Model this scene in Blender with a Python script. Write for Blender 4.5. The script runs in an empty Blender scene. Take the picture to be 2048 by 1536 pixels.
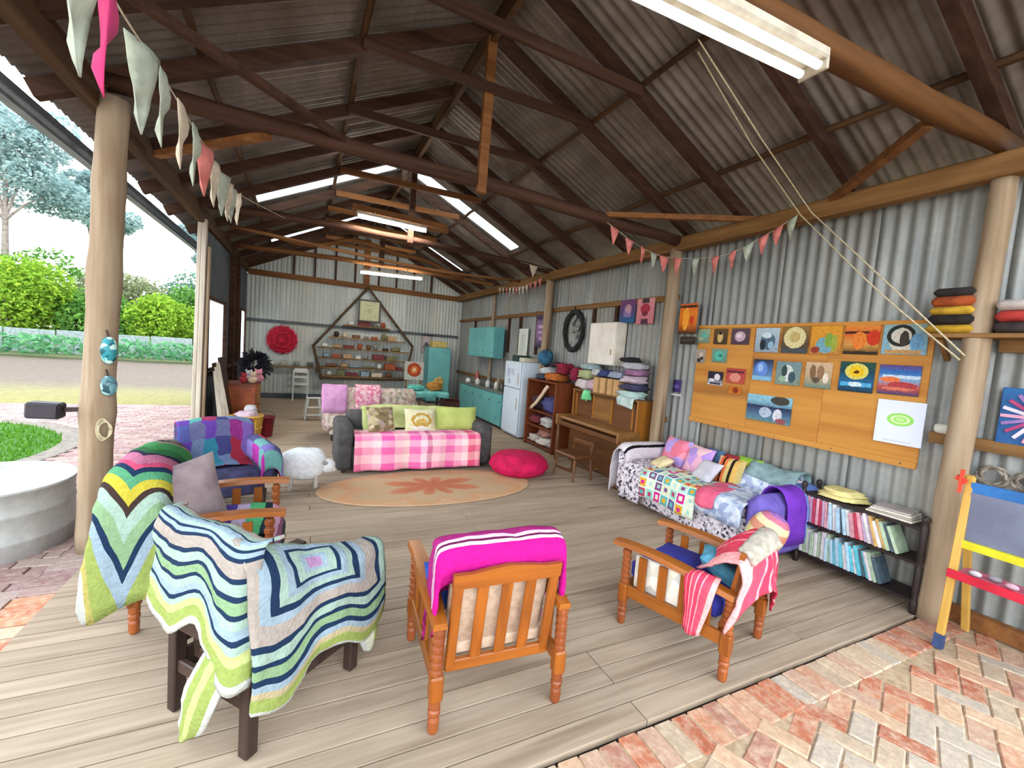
import bpy, math, random
from mathutils import Vector, Matrix, Euler, noise
random.seed(7)
S = bpy.context.scene
COL = S.collection
PI = math.pi

# ---------------------------------------------------------------- camera
cam_d = bpy.data.cameras.new('camera')
cam = bpy.data.objects.new('camera', cam_d)
COL.objects.link(cam)
cam_d.sensor_fit = 'HORIZONTAL'
cam_d.sensor_width = 36.0
cam_d.lens = 866.15 / 2048 * 36.0
cam_d.clip_start = .03
cam_d.clip_end = 400
yw, pt, rl = (math.radians(a) for a in (25.855, -4.254, 4.394))
fwd = Vector((math.sin(yw)*math.cos(pt), math.cos(yw)*math.cos(pt), math.sin(pt)))
rgt = Vector((math.cos(yw), -math.sin(yw), 0))
upv = rgt.cross(fwd)
rgt, upv = math.cos(rl)*rgt + math.sin(rl)*upv, -math.sin(rl)*rgt + math.cos(rl)*upv
cam.matrix_world = Matrix(((rgt.x, upv.x, -fwd.x, 0), (rgt.y, upv.y, -fwd.y, 0), (rgt.z, upv.z, -fwd.z, 1.6), (0, 0, 0, 1)))
S.camera = cam

# ---------------------------------------------------------------- sky, sun, exposure
W = bpy.data.worlds.new('world')
S.world = W
W.use_nodes = True
nt = W.node_tree
nt.nodes.clear()
wo = nt.nodes.new('ShaderNodeOutputWorld')
bg = nt.nodes.new('ShaderNodeBackground')
tc = nt.nodes.new('ShaderNodeTexCoord')
sp = nt.nodes.new('ShaderNodeSeparateXYZ')
rm = nt.nodes.new('ShaderNodeValToRGB')
rm.color_ramp.elements[0].position = 0.0
rm.color_ramp.elements[0].color = (.96, .98, 1, 1)
rm.color_ramp.elements[1].position = .7
rm.color_ramp.elements[1].color = (.80, .91, 1.0, 1)
nt.links.new(tc.outputs['Generated'], sp.inputs[0])
nt.links.new(sp.outputs['Z'], rm.inputs[0])
nt.links.new(rm.outputs[0], bg.inputs['Color'])
bg.inputs['Strength'].default_value = 3.0
nt.links.new(bg.outputs[0], wo.inputs[0])

sun_d = bpy.data.lights.new('sun', 'SUN')
sun_d.energy = 0.25
sun_d.angle = math.radians(60)
sun_d.color = (1, .95, .87)
sun = bpy.data.objects.new('sun', sun_d)
COL.objects.link(sun)
sun.rotation_euler = Vector((-.25, -.75, .62)).to_track_quat('Z', 'Y').to_euler()

vs = S.view_settings
vs.view_transform = 'Standard'
vs.look = 'None'
vs.gamma = 1.0
vs.use_curve_mapping = False
vs.exposure = 1.0

# ---------------------------------------------------------------- materials
def lin(h, k=1.0):
    h = h.lstrip('#')
    out = []
    for i in (0, 2, 4):
        v = int(h[i:i+2], 16) / 255
        v = v/12.92 if v <= .04045 else ((v+.055)/1.055)**2.4
        out.append(min(v*k, 1))
    return (*out, 1)

MATS = {}
class NT:
    """small node helper"""
    def __init__(s, name):
        s.m = bpy.data.materials.new(name)
        s.m.use_nodes = True
        s.t = s.m.node_tree
        s.b = s.t.nodes['Principled BSDF']
        s.o = s.t.nodes['Material Output']
        MATS[name] = s.m
    def n(s, kind, **kw):
        x = s.t.nodes.new('ShaderNode' + kind)
        for k, v in kw.items():
            setattr(x, k, v)
        return x
    def l(s, a, b):
        s.t.links.new(a, b)
    def val(s, sock, v):
        if hasattr(v, 'is_linked') or isinstance(v, bpy.types.NodeSocket):
            s.l(v, sock)
        else:
            sock.default_value = v
    def math(s, op, a, b=0.0, c=None):
        x = s.n('Math', operation=op)
        s.val(x.inputs[0], a)
        s.val(x.inputs[1], b)
        if c is not None:
            s.val(x.inputs[2], c)
        return x.outputs[0]
    def mix(s, f, a, b, blend='MIX'):
        x = s.n('MixRGB', blend_type=blend)
        s.val(x.inputs[0], f)
        s.val(x.inputs[1], a)
        s.val(x.inputs[2], b)
        return x.outputs[0]
    def ramp(s, f, stops, const=False):
        x = s.n('ValToRGB')
        r = x.color_ramp
        r.interpolation = 'CONSTANT' if const else 'LINEAR'
        while len(r.elements) < len(stops):
            r.elements.new(1.0)
        for e, (p, c) in zip(r.elements, stops):
            e.position = p
            e.color = lin(c) if isinstance(c, str) else c
        s.val(x.inputs[0], f)
        return x.outputs[0]
    def noise(s, vec, scale, detail=4, rough=.55):
        x = s.n('TexNoise')
        if vec is not None:
            s.l(vec, x.inputs['Vector'])
        x.inputs['Scale'].default_value = scale
        x.inputs['Detail'].default_value = detail
        x.inputs['Roughness'].default_value = rough
        return x.outputs['Fac']
    def coord(s, kind='Object', scale=(1, 1, 1), rnd=True):
        t = s.n('TexCoord')
        m = s.n('Mapping')
        m.inputs['Scale'].default_value = scale
        s.l(t.outputs[kind], m.inputs[0])
        v = m.outputs[0]
        if rnd:
            oi = s.n('ObjectInfo')
            add = s.n('VectorMath', operation='ADD')
            mul = s.math('MULTIPLY', oi.outputs['Random'], 37.0)
            s.l(v, add.inputs[0])
            s.l(mul, add.inputs[1])
            v = add.outputs[0]
        return v
    def rand(s):
        return s.n('ObjectInfo').outputs['Random']
    def bump(s, h, strength=.3, dist=.01):
        x = s.n('Bump')
        x.inputs['Strength'].default_value = strength
        x.inputs['Distance'].default_value = dist
        s.l(h, x.inputs['Height'])
        s.l(x.outputs[0], s.b.inputs['Normal'])
    def fin(s, color, rough=.7, metal=0, spec=.3):
        s.val(s.b.inputs['Base Color'], color)
        s.b.inputs['Roughness'].default_value = rough
        s.b.inputs['Metallic'].default_value = metal
        s.b.inputs['Specular IOR Level'].default_value = spec
        return s.m

def plain(name, c, c2=None, rough=.65, scale=9, metal=0, bump=0, spec=.3, stretch=(1, 1, 1), vary=0.0):
    """two-tone noise material"""
    if name in MATS:
        return MATS[name]
    s = NT(name)
    v = s.coord('Object', stretch)
    f = s.noise(v, scale)
    a = lin(c)
    b = lin(c2) if c2 else tuple(x*.72 for x in a[:3]) + (1,)
    col = s.ramp(f, [(.32, b), (.62, a)])
    if vary:
        k = s.math('ADD', s.math('MULTIPLY', s.rand(), 2*vary), 1-vary)
        hs = s.n('HueSaturation')
        s.l(k, hs.inputs['Value'])
        s.l(col, hs.inputs['Color'])
        col = hs.outputs[0]
    if bump:
        s.bump(f, bump)
    return s.fin(col, rough, metal, spec)

def wood(name, c, c2, axis=0, rough=.6, vary=.12, bump=.15, spec=.3, grain=22, knots=None):
    if name in MATS:
        return MATS[name]
    s = NT(name)
    st = [grain, grain, grain]
    st[axis] = grain*.06
    v = s.coord('Object', tuple(st))
    f = s.noise(v, 1.0, 5, .6)
    col = s.ramp(f, [(.3, c2), (.66, c)])
    g = s.noise(s.coord('Object', (1, 1, 1)), 2.3, 3)
    col = s.mix(s.math('MULTIPLY', g, .45), col, lin(c2))
    if knots:
        g2 = s.noise(s.coord('Object', tuple(x*.25 for x in st)), 1.4, 2)
        col = s.mix(s.ramp(g2, [(.60, (0, 0, 0, 1)), (.72, (1, 1, 1, 1))]), col, lin(knots))
    if vary:
        k = s.math('ADD', s.math('MULTIPLY', s.rand(), 2*vary), 1-vary)
        hs = s.n('HueSaturation')
        s.l(k, hs.inputs['Value'])
        s.l(col, hs.inputs['Color'])
        col = hs.outputs[0]
    s.bump(f, bump, .004)
    return s.fin(col, rough, 0, spec)

def knit(s, amt=.35, scale=70):
    t = s.n('TexCoord')
    w = s.n('TexVoronoi')
    w.inputs['Scale'].default_value = scale
    s.l(t.outputs['Object'], w.inputs['Vector'])
    s.bump(w.outputs['Distance'], amt, .008)

def uvxy(s, warp=.02, wscale=6):
    t = s.n('TexCoord')
    nz = s.n('TexNoise')
    nz.inputs['Scale'].default_value = wscale
    s.l(t.outputs['Object'], nz.inputs['Vector'])
    sc = s.n('VectorMath', operation='SCALE')
    sb = s.n('VectorMath', operation='SUBTRACT')
    sb.inputs[1].default_value = (.5, .5, .5)
    s.l(nz.outputs['Color'], sb.inputs[0])
    s.l(sb.outputs[0], sc.inputs[0])
    sc.inputs['Scale'].default_value = warp*2
    ad = s.n('VectorMath', operation='ADD')
    s.l(t.outputs['UV'], ad.inputs[0])
    s.l(sc.outputs[0], ad.inputs[1])
    sp = s.n('SeparateXYZ')
    s.l(ad.outputs[0], sp.inputs[0])
    return sp.outputs['X'], sp.outputs['Y'], ad.outputs[0]

def bands(cols):
    """list of (width, colour) -> constant ramp stops"""
    tot = sum(w for w, _ in cols)
    p, out = 0, []
    for w, c in cols:
        out.append((p/tot, c))
        p += w
    return out

def striped(name, cols, axis='y', warp=.015, rough=.9, kb=.35, ks=70):
    """stripes; more than 30 bands are not needed"""
    s = NT(name)
    x, y, _ = uvxy(s, warp)
    col = s.ramp(y if axis == 'y' else x, bands(cols), True)
    nz = s.noise(s.coord('Object'), 40, 2)
    col = s.mix(.22, col, s.ramp(nz, [(.3, (.25, .25, .25, 1)), (.7, (1, 1, 1, 1))]), 'MULTIPLY')
    knit(s, kb, ks)
    return s.fin(col, rough, 0, .1)

def squares(name, cols, cx=.5, cy=.5, ax=1, ay=1, warp=.02, rough=.9, l1=False):
    """concentric crochet square, bands counted from the centre"""
    s = NT(name)
    x, y, _ = uvxy(s, warp)
    dx = s.math('MULTIPLY', s.math('ABSOLUTE', s.math('SUBTRACT', x, cx)), ax)
    dy = s.math('MULTIPLY', s.math('ABSOLUTE', s.math('SUBTRACT', y, cy)), ay)
    d = s.math('ADD' if l1 else 'MAXIMUM', dx, dy)
    col = s.ramp(d, bands(cols), True)
    nz = s.noise(s.coord('Object'), 40, 2)
    col = s.mix(.22, col, s.ramp(nz, [(.3, (.25, .25, .25, 1)), (.7, (1, 1, 1, 1))]), 'MULTIPLY')
    knit(s)
    return s.fin(col, rough, 0, .1)

def patches(name, nx, ny, pal, warp=.02, ring=None, seed=0, rough=.9, kb=.35):
    """patchwork of nx by ny squares with random palette colours"""
    s = NT(name)
    x, y, v = uvxy(s, warp)
    fx = s.math('MULTIPLY', x, nx)
    fy = s.math('MULTIPLY', y, ny)
    cell = s.n('CombineXYZ')
    s.l(s.math('FLOOR', fx), cell.inputs[0])
    s.l(s.math('FLOOR', fy), cell.inputs[1])
    cell.inputs[2].default_value = seed*3.7
    wn = s.n('TexWhiteNoise')
    s.l(cell.outputs[0], wn.inputs['Vector'])
    n = len(pal)
    col = s.ramp(wn.outputs['Value'], [(i/n, c) for i, c in enumerate(pal)], True)
    if ring:
        ux = s.math('ABSOLUTE', s.math('SUBTRACT', s.math('FRACT', fx), .5))
        uy = s.math('ABSOLUTE', s.math('SUBTRACT', s.math('FRACT', fy), .5))
        d = s.math('MAXIMUM', ux, uy)
        col = s.mix(s.math('GREATER_THAN', d, .42), col, lin(ring))
        wn2 = s.n('TexWhiteNoise')
        s.l(cell.outputs[0], wn2.inputs['Vector'])
        col = s.mix(s.math('LESS_THAN', d, .2), col, s.ramp(wn.outputs['Value'], [(i/n, c) for i, c in enumerate(pal[3:]+pal[:3])], True))
    nz = s.noise(s.coord('Object'), 40, 2)
    col = s.mix(.2, col, s.ramp(nz, [(.3, (.25, .25, .25, 1)), (.7, (1, 1, 1, 1))]), 'MULTIPLY')
    knit(s, kb)
    return s.fin(col, rough, 0, .1)

def blotch(name, pal, scale=14, rough=.9, kind='vor', bump=.2):
    """printed fabric: random coloured spots"""
    s = NT(name)
    v = s.coord('Object')
    vt = s.n('TexVoronoi')
    vt.inputs['Scale'].default_value = scale
    s.l(v, vt.inputs['Vector'])
    sp = s.n('SeparateXYZ')
    s.l(vt.outputs['Color'], sp.inputs[0])
    n = len(pal)
    col = s.ramp(sp.outputs[0], [(i/n, c) for i, c in enumerate(pal)], True)
    f = s.noise(v, 5, 3)
    if bump:
        s.bump(f, bump)
    return s.fin(col, rough, 0, .15)

def painting(name, base, layers, flip=True, ax=('Y', 'Z'), warp=.07, rough=.55):
    """flat painted picture: vertical gradient base and ellipses / rectangles over it (picture coordinates 0..1)"""
    s = NT(name)
    t = s.n('TexCoord')
    sp = s.n('SeparateXYZ')
    s.l(t.outputs['Generated'], sp.inputs[0])
    u, v = sp.outputs[ax[0]], sp.outputs[ax[1]]
    if flip:
        u = s.math('SUBTRACT', 1.0, u)
    nz = s.n('TexNoise')
    nz.inputs['Scale'].default_value = 7
    nz.inputs['Detail'].default_value = 5
    s.l(t.outputs['Generated'], nz.inputs['Vector'])
    q = s.n('SeparateXYZ')
    s.l(nz.outputs['Color'], q.inputs[0])
    u = s.math('ADD', u, s.math('MULTIPLY', s.math('SUBTRACT', q.outputs[0], .5), warp*2))
    v = s.math('ADD', v, s.math('MULTIPLY', s.math('SUBTRACT', q.outputs[1], .5), warp*2))
    n = len(base)
    col = s.ramp(v, [(i/max(1, n-1), c) for i, c in enumerate(base)])
    for L in layers:
        k, a, b, c, d, cc = L
        if k == 'r':
            cx, cy, hx, hy = (a+c)/2, (b+d)/2, abs(c-a)/2, abs(d-b)/2
        else:
            cx, cy, hx, hy = a, b, c, d
        du = s.math('DIVIDE', s.math('SUBTRACT', u, cx), hx)
        dv = s.math('DIVIDE', s.math('SUBTRACT', v, cy), hy)
        if k == 'r':
            dd = s.math('MAXIMUM', s.math('ABSOLUTE', du), s.math('ABSOLUTE', dv))
        else:
            dd = s.math('ADD', s.math('MULTIPLY', du, du), s.math('MULTIPLY', dv, dv))
        m = s.math('LESS_THAN', dd, 1.0)
        if k == 'o':      # ring
            m = s.math('MULTIPLY', m, s.math('GREATER_THAN', dd, .5))
        col = s.mix(m, col, lin(cc))
    g = s.n('TexNoise')
    g.inputs['Scale'].default_value = 13
    g.inputs['Detail'].default_value = 5
    g.inputs['Roughness'].default_value = .7
    s.l(t.outputs['Generated'], g.inputs['Vector'])
    if warp > .01:
        col = s.mix(.75, col, s.ramp(g.outputs['Fac'], [(.3, (.25, .25, .28, 1)), (.5, (.85, .85, .85, 1)), (.7, (1, 1, 1, 1))]), 'MULTIPLY')
    return s.fin(col, rough, 0, .2)

# ---------------------------------------------------------------- mesh builder
def cr(p0, p1, p2, p3, t):
    return .5*((2*p1) + (p2-p0)*t + (2*p0-5*p1+4*p2-p3)*t*t + (3*p1-p0-3*p2+p3)*t**3)

def spline(pts, n):
    pts = [Vector(p) for p in pts]
    if len(pts) == 2:
        return [pts[0].lerp(pts[1], i/n) for i in range(n+1)]
    q = [2*pts[0]-pts[1]] + pts + [2*pts[-1]-pts[-2]]
    out = []
    m = len(pts)-1
    for i in range(n+1):
        f = i/n*m
        k = min(int(f), m-1)
        out.append(cr(q[k], q[k+1], q[k+2], q[k+3], f-k))
    return out

class MB:
    def __init__(s):
        s.v, s.f, s.uv = [], [], []
    def add(s, vs, fs, uv=None):
        o = len(s.v)
        s.v += [Vector(p) for p in vs]
        s.f += [tuple(i+o for i in f) for f in fs]
        s.uv += uv if uv else [(0, 0)]*len(vs)
        return s
    def box(s, c, d, rot=None, ch=0.0):
        """box, centre c, size d, optional rotation matrix / euler, chamfer ch"""
        c = Vector(c)
        hx, hy, hz = d[0]/2, d[1]/2, d[2]/2
        if ch <= 0:
            vs = [(x, y, z) for z in (-hz, hz) for y in (-hy, hy) for x in (-hx, hx)]
            fs = [(0, 2, 3, 1), (4, 5, 7, 6), (0, 1, 5, 4), (2, 6, 7, 3), (0, 4, 6, 2), (1, 3, 7, 5)]
        else:
            ch = min(ch, hx*.95, hy*.95, hz*.95)
            vs, idx = [], {}
            for sx in (-1, 1):
                for sy in (-1, 1):
                    for sz in (-1, 1):
                        for a in range(3):
                            p = [sx*(hx-ch), sy*(hy-ch), sz*(hz-ch)]
                            p[a] = (sx*hx, sy*hy, sz*hz)[a]
                            idx[(sx, sy, sz, a)] = len(vs)
                            vs.append(tuple(p))
            fs = []
            def face(ids):
                P = [Vector(vs[i]) for i in ids]
                n = (P[1]-P[0]).cross(P[2]-P[0])
                m = sum(P, Vector())/len(P)
                fs.append(tuple(ids) if n.dot(m) > 0 else tuple(reversed(ids)))
            for a in range(3):
                b, e = [(1, 2), (0, 2), (0, 1)][a]
                for sg in (-1, 1):
                    q = []
                    for (i, j) in ((-1, -1), (1, -1), (1, 1), (-1, 1)):
                        k = [0, 0, 0]
                        k[a], k[b], k[e] = sg, i, j
                        q.append(idx[(*k, a)])
                    face(q)
                for i in (-1, 1):
                    for j in (-1, 1):
                        q = []
                        for sg, ax in ((-1, b), (1, b), (1, e), (-1, e)):
                            k = [0, 0, 0]
                            k[a], k[b], k[e] = sg, i, j
                            q.append(idx[(*k, ax)])
                        face(q)
            for sx in (-1, 1):
                for sy in (-1, 1):
                    for sz in (-1, 1):
                        face([idx[(sx, sy, sz, a)] for a in range(3)])
        if rot is not None:
            R = rot if isinstance(rot, Matrix) else Euler(rot).to_matrix()
            vs = [R @ Vector(p) for p in vs]
        return s.add([Vector(p)+c for p in vs], fs)
    def bar(s, p0, p1, w, h, up=(0, 0, 1), ch=0.0):
        """rectangular bar from p0 to p1"""
        p0, p1 = Vector(p0), Vector(p1)
        y = (p1-p0).normalized()
        u = Vector(up)
        x = y.cross(u)
        if x.length < 1e-4:
            x = y.cross(Vector((1, 0, 0)))
        x.normalize()
        z = x.cross(y)
        R = Matrix((x, y, z)).transposed()
        return s.box((p0+p1)/2, (w, (p1-p0).length, h), R, ch)
    def tube(s, pts, r, n=8, cap=True, jit=0.0):
        pts = [Vector(p) for p in pts]
        m = len(pts)
        rs = r if isinstance(r, (list, tuple)) else [r]*m
        o = len(s.v)
        ref = None
        for i, p in enumerate(pts):
            t = (pts[min(i+1, m-1)] - pts[max(i-1, 0)]).normalized()
            if ref is None:
                ref = t.orthogonal().normalized()
            x = (ref - t*ref.dot(t)).normalized()
            ref = x
            y = t.cross(x)
            for k in range(n):
                a = 2*PI*k/n
                rr = rs[i]*(1 + (random.uniform(-jit, jit) if jit else 0))
                s.v.append(p + (x*math.cos(a)+y*math.sin(a))*rr)
                s.uv.append((k/n, i/max(1, m-1)))
        for i in range(m-1):
            for k in range(n):
                a, b = o+i*n+k, o+i*n+(k+1) % n
                s.f.append((a, b, b+n, a+n))
        if cap:
            s.f.append(tuple(o+k for k in reversed(range(n))))
            s.f.append(tuple(o+(m-1)*n+k for k in range(n)))
        return s
    def lathe(s, prof, n=14, c=(0, 0, 0), M=None, cap=True):
        """prof: (radius, height) pairs about z"""
        c = Vector(c)
        o = len(s.v)
        m = len(prof)
        for i, (r, z) in enumerate(prof):
            for k in range(n):
                a = 2*PI*k/n
                p = Vector((r*math.cos(a), r*math.sin(a), z))
                if M:
                    p = M @ p
                s.v.append(p+c)
                s.uv.append((k/n, i/max(1, m-1)))
        for i in range(m-1):
            for k in range(n):
                a, b = o+i*n+k, o+i*n+(k+1) % n
                s.f.append((a, b, b+n, a+n))
        if cap:
            s.f.append(tuple(o+k for k in reversed(range(n))))
            s.f.append(tuple(o+(m-1)*n+k for k in range(n)))
        return s
    def ell(s, c, r, nu=14, nv=9, rot=None, pw=1.0, wob=0.0):
        """(super)ellipsoid"""
        R = Euler(rot).to_matrix() if rot else None
        o = len(s.v)
        f = lambda q: math.copysign(abs(q)**pw, q)
        for j in range(nv+1):
            t = -PI/2 + PI*j/nv
            for k in range(nu):
                a = 2*PI*k/nu
                p = Vector((f(math.cos(t))*f(math.cos(a))*r[0], f(math.cos(t))*f(math.sin(a))*r[1], f(math.sin(t))*r[2]))
                if wob:
                    p *= 1 + wob*noise.noise(p*7 + Vector(c)*3)
                if R:
                    p = R @ p
                s.v.append(p+Vector(c))
                s.uv.append((k/nu, j/nv))
        for j in range(nv):
            for k in range(nu):
                a, b = o+j*nu+k, o+j*nu+(k+1) % nu
                s.f.append((a, b, b+nu, a+nu))
        return s
    def grid(s, ctrl, nu=12, nv=12, wr=0.0, ws=6, closed=False):
        """smooth sheet through a grid of control points (rows = v, columns = u)"""
        rows = [spline(r, nu) for r in ctrl]
        cols = [spline([r[i] for r in rows], nv) for i in range(nu+1)]
        o = len(s.v)
        P = [[cols[i][j] for i in range(nu+1)] for j in range(nv+1)]
        for j in range(nv+1):
            for i in range(nu+1):
                p = P[j][i].copy()
                if wr:
                    a = P[j][min(i+1, nu)]-P[j][max(i-1, 0)]
                    b = P[min(j+1, nv)][i]-P[max(j-1, 0)][i]
                    n = a.cross(b)
                    if n.length > 1e-9:
                        n.normalize()
                        p += n*wr*(noise.noise(p*ws)+.5*noise.noise(p*ws*2.3))
                s.v.append(p)
                s.uv.append((i/nu, j/nv))
        for j in range(nv):
            for i in range(nu):
                a = o+j*(nu+1)+i
                s.f.append((a, a+1, a+nu+2, a+nu+1))
        return s
    def pillow(s, w, h, t, M, n=10):
        """cushion: w by h, thickness t, matrix M (local x = width, y = height, z = thickness)"""
        for sg in (1, -1):
            o = len(s.v)
            for j in range(n+1):
                for i in range(n+1):
                    a, b = -1+2*i/n, -1+2*j/n
                    th = (max(0, 1-a**4)*max(0, 1-b**4))**.55
                    px = a*(1-.07*(b*b)) if True else a
                    py = b*(1-.07*(a*a))
                    px = a*(1-.06*(1-b*b)) + a*0
                    py = b*(1-.06*(1-a*a))
                    s.v.append(M @ Vector((px*w/2, py*h/2, sg*t/2*th)))
                    s.uv.append((i/n, j/n))
            for j in range(n):
                for i in range(n):
                    q = o+j*(n+1)+i
                    fc = (q, q+1, q+n+2, q+n+1)
                    s.f.append(fc if sg > 0 else tuple(reversed(fc)))
        return s
    def obj(s, name, m, parent=None, smooth=False, thick=0.0, loc=None, rz=0.0, world=False, bevel=0.0, sub=0, label=None):
        me = bpy.data.meshes.new(name)
        vs = s.v
        if world and parent is not None:
            ch = []
            q = parent
            while q is not None:
                ch.append(q)
                q = q.parent
            for q in reversed(ch):
                R = Matrix.Rotation(-q.rotation_euler[2], 3, 'Z')
                L = Vector(q.location)
                vs = [R @ (p-L) for p in vs]
        if parent is None and loc is None:
            xs, ys, zs = [p[0] for p in vs], [p[1] for p in vs], [p[2] for p in vs]
            loc = Vector(((min(xs)+max(xs))/2, (min(ys)+max(ys))/2, min(zs)))
            vs = [Vector(p)-loc for p in vs]
        me.from_pydata([tuple(p) for p in vs], [], s.f)
        u = me.uv_layers.new(name='UVMap')
        li = [0]*len(me.loops)
        me.loops.foreach_get('vertex_index', li)
        fl = []
        for i in li:
            fl += s.uv[i]
        u.data.foreach_set('uv', fl)
        if smooth:
            me.polygons.foreach_set('use_smooth', [True]*len(me.polygons))
        me.update()
        me.materials.append(m)
        o = bpy.data.objects.new(name, me)
        COL.objects.link(o)
        if parent is not None:
            o.parent = parent
        if loc is not None:
            o.location = loc
        o.rotation_euler = (0, 0, rz)
        if thick:
            md = o.modifiers.new('solid', 'SOLIDIFY')
            md.thickness = thick
            md.offset = 0
        if bevel:
            md = o.modifiers.new('bevel', 'BEVEL')
            md.width = bevel
            md.segments = 2
        if label:
            o['label'] = label
        return o

def tag(o, label, cat, group=None, kind=None):
    if label:
        o['label'] = label
    if cat:
        o['category'] = cat
    if group:
        o['group'] = group
    if kind:
        o['kind'] = kind
    return o

def thing(name, label, cat, loc=(0, 0, 0), rz=0.0, group=None):
    o = bpy.data.objects.new(name, None)
    o.empty_display_size = .1
    COL.objects.link(o)
    o.location = loc
    o.rotation_euler = (0, 0, rz)
    return tag(o, label, cat, group)

def struct(o):
    o['kind'] = 'structure'
    return o

def link_copy(o, parent=None, loc=None, rz=None):
    c = o.copy()
    COL.objects.link(c)
    if parent is not None:
        c.parent = parent
    if loc is not None:
        c.location = loc
    if rz is not None:
        c.rotation_euler = (0, 0, rz)
    return c

def TM(loc, ex=(0, 0, 0)):
    return Matrix.Translation(loc) @ Euler(ex).to_matrix().to_4x4()

def crumple(x, y, z, r, pw):
    mb = MB().ell((0, 0, 0), r, 26, 16, None, min(pw, .62))
    o3 = Vector((x*5, y*5, z*5))
    for i, p in enumerate(mb.v):
        q = Vector((p.x*9, p.y*9, p.z*22)) + o3
        k = 1 + .34*noise.noise(q) + .2*noise.noise(q*2.4) + .06*math.sin(p.z/r[2]*9+p.y*9)
        mb.v[i] = Vector((p.x*k, p.y*k, max(-r[2], p.z*(1+.3*noise.noise(q*.7)))))
    a = random.uniform(-.15, .15)
    R = Matrix.Rotation(a, 3, 'Z')
    mb.v = [R @ p + Vector((x, y, z+r[2])) for p in mb.v]
    return mb
# ================================================================ SETTING
XL, XR, Y0, YB = -1.25, 4.15, 1.33, 12.35
RX, RZ = 1.43, 4.45
TR = (RZ-3.12)/(XR-RX)
TL = (RZ-3.12)/(RX+1.30)
def roof_z(x):
    return RZ-(x-RX)*TR if x > RX else RZ-(RX-x)*TL

m_deck = wood('deck_board_wood', '#aa9986', '#8a7866', 0, .75, .09, .3, .15, 26, '#7c6a58')
m_deckdark = plain('deck_underside', '#2b241d', rough=.9)
m_post = wood('weathered_post_wood', '#a2917c', '#7c6750', 2, .8, .08, .4, .1, 16, '#5e4a38')
m_brown = wood('dark_roof_timber', '#50372a', '#2e1d15', 0, .75, .15, .3, .15, 14)
m_brownY = wood('dark_roof_timber_long', '#5c432c', '#38261a', 1, .75, .15, .3, .15, 14)
m_logo = wood('orange_tie_beam_wood', '#8a5c32', '#5c381c', 0, .7, .12, .3, .2, 14)
m_beam = wood('wall_plate_wood', '#8a6740', '#5b4022', 1, .75, .1, .3, .15, 14)

def zinc(name, c, c2, rust='#6b5848', rough=.5, metal=.15, rs=(1, 1, .25)):
    s = NT(name)
    v = s.coord('Object', rs)
    f = s.noise(v, 3.0, 6, .65)
    f2 = s.noise(s.coord('Object', (1, 1, 1)), 24, 3)
    col = s.ramp(f, [(.28, c2), (.6, c)])
    col = s.mix(s.ramp(s.noise(v, 1.3, 5), [(.5, (0, 0, 0, 1)), (.75, (.7, .7, .7, 1))]), col, lin(rust))
    col = s.mix(.16, col, s.ramp(f2, [(.35, (.3, .3, .3, 1)), (.65, (1, 1, 1, 1))]), 'MULTIPLY')
    k = s.math('ADD', s.math('MULTIPLY', s.rand(), .28), .86)
    hs = s.n('HueSaturation')
    s.l(k, hs.inputs['Value'])
    s.l(col, hs.inputs['Color'])
    return s.fin(hs.outputs[0], rough, metal, .4)

m_wall = zinc('galvanised_wall_iron', '#8b8d8a', '#6a6e6f', '#7a6c58')
m_back = zinc('pale_wall_iron', '#b8bcb8', '#a2a8a4', '#aaa798', .6, .1)
m_roof = zinc('roof_iron_underside', '#7b736c', '#5b544e', '#5a4638', .6, .1, (1, .3, 1))
m_leftw = zinc('shaded_wall_iron', '#5b6166', '#42474c', '#50483e', .7, .1)  # silhouette shade of the left wall is put into this darker iron colour

s = NT('translucent_sheet')
tr = s.n('BsdfTranslucent')
tr.inputs['Color'].default_value = (.9, .93, .95, 1)
df = s.n('BsdfDiffuse')
df.inputs['Color'].default_value = (.8, .83, .85, 1)
mx = s.n('MixShader')
mx.inputs[0].default_value = .25
s.l(tr.outputs[0], mx.inputs[1])
s.l(df.outputs[0], mx.inputs[2])
s.l(mx.outputs[0], s.o.inputs[0])
m_clear = s.m

def brickmat(name, pal, dust='#cdb79f'):
    s = NT(name)
    n = len(pal)
    col = s.ramp(s.rand(), [(i/n, c) for i, c in enumerate(pal)], True)
    f = s.noise(s.coord('Object'), 22, 5, .65)
    col = s.mix(s.ramp(f, [(.42, (0, 0, 0, 1)), (.75, (.75, .75, .75, 1))]), col, lin(dust))
    g = s.noise(s.coord('Object'), 55, 3)
    col = s.mix(.3, col, s.ramp(g, [(.3, (.3, .3, .3, 1)), (.65, (1, 1, 1, 1))]), 'MULTIPLY')
    s.bump(f, .4, .006)
    return s.fin(col, .9, 0, .1)
m_brick = brickmat('paving_brick', ['#ae6c52', '#b88a70', '#ae9a84', '#a36048', '#bb9a7e', '#aca092', '#b57e62', '#b2907c', '#a37464', '#b8a088'])
m_pinkbrick = brickmat('pink_paving_brick', ['#917470', '#987e78', '#876966', '#9c8780', '#8d7171'], '#a99990')
m_sand = plain('jointing_sand', '#b09a80', '#967e64', .95, 30, bump=.3)

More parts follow.
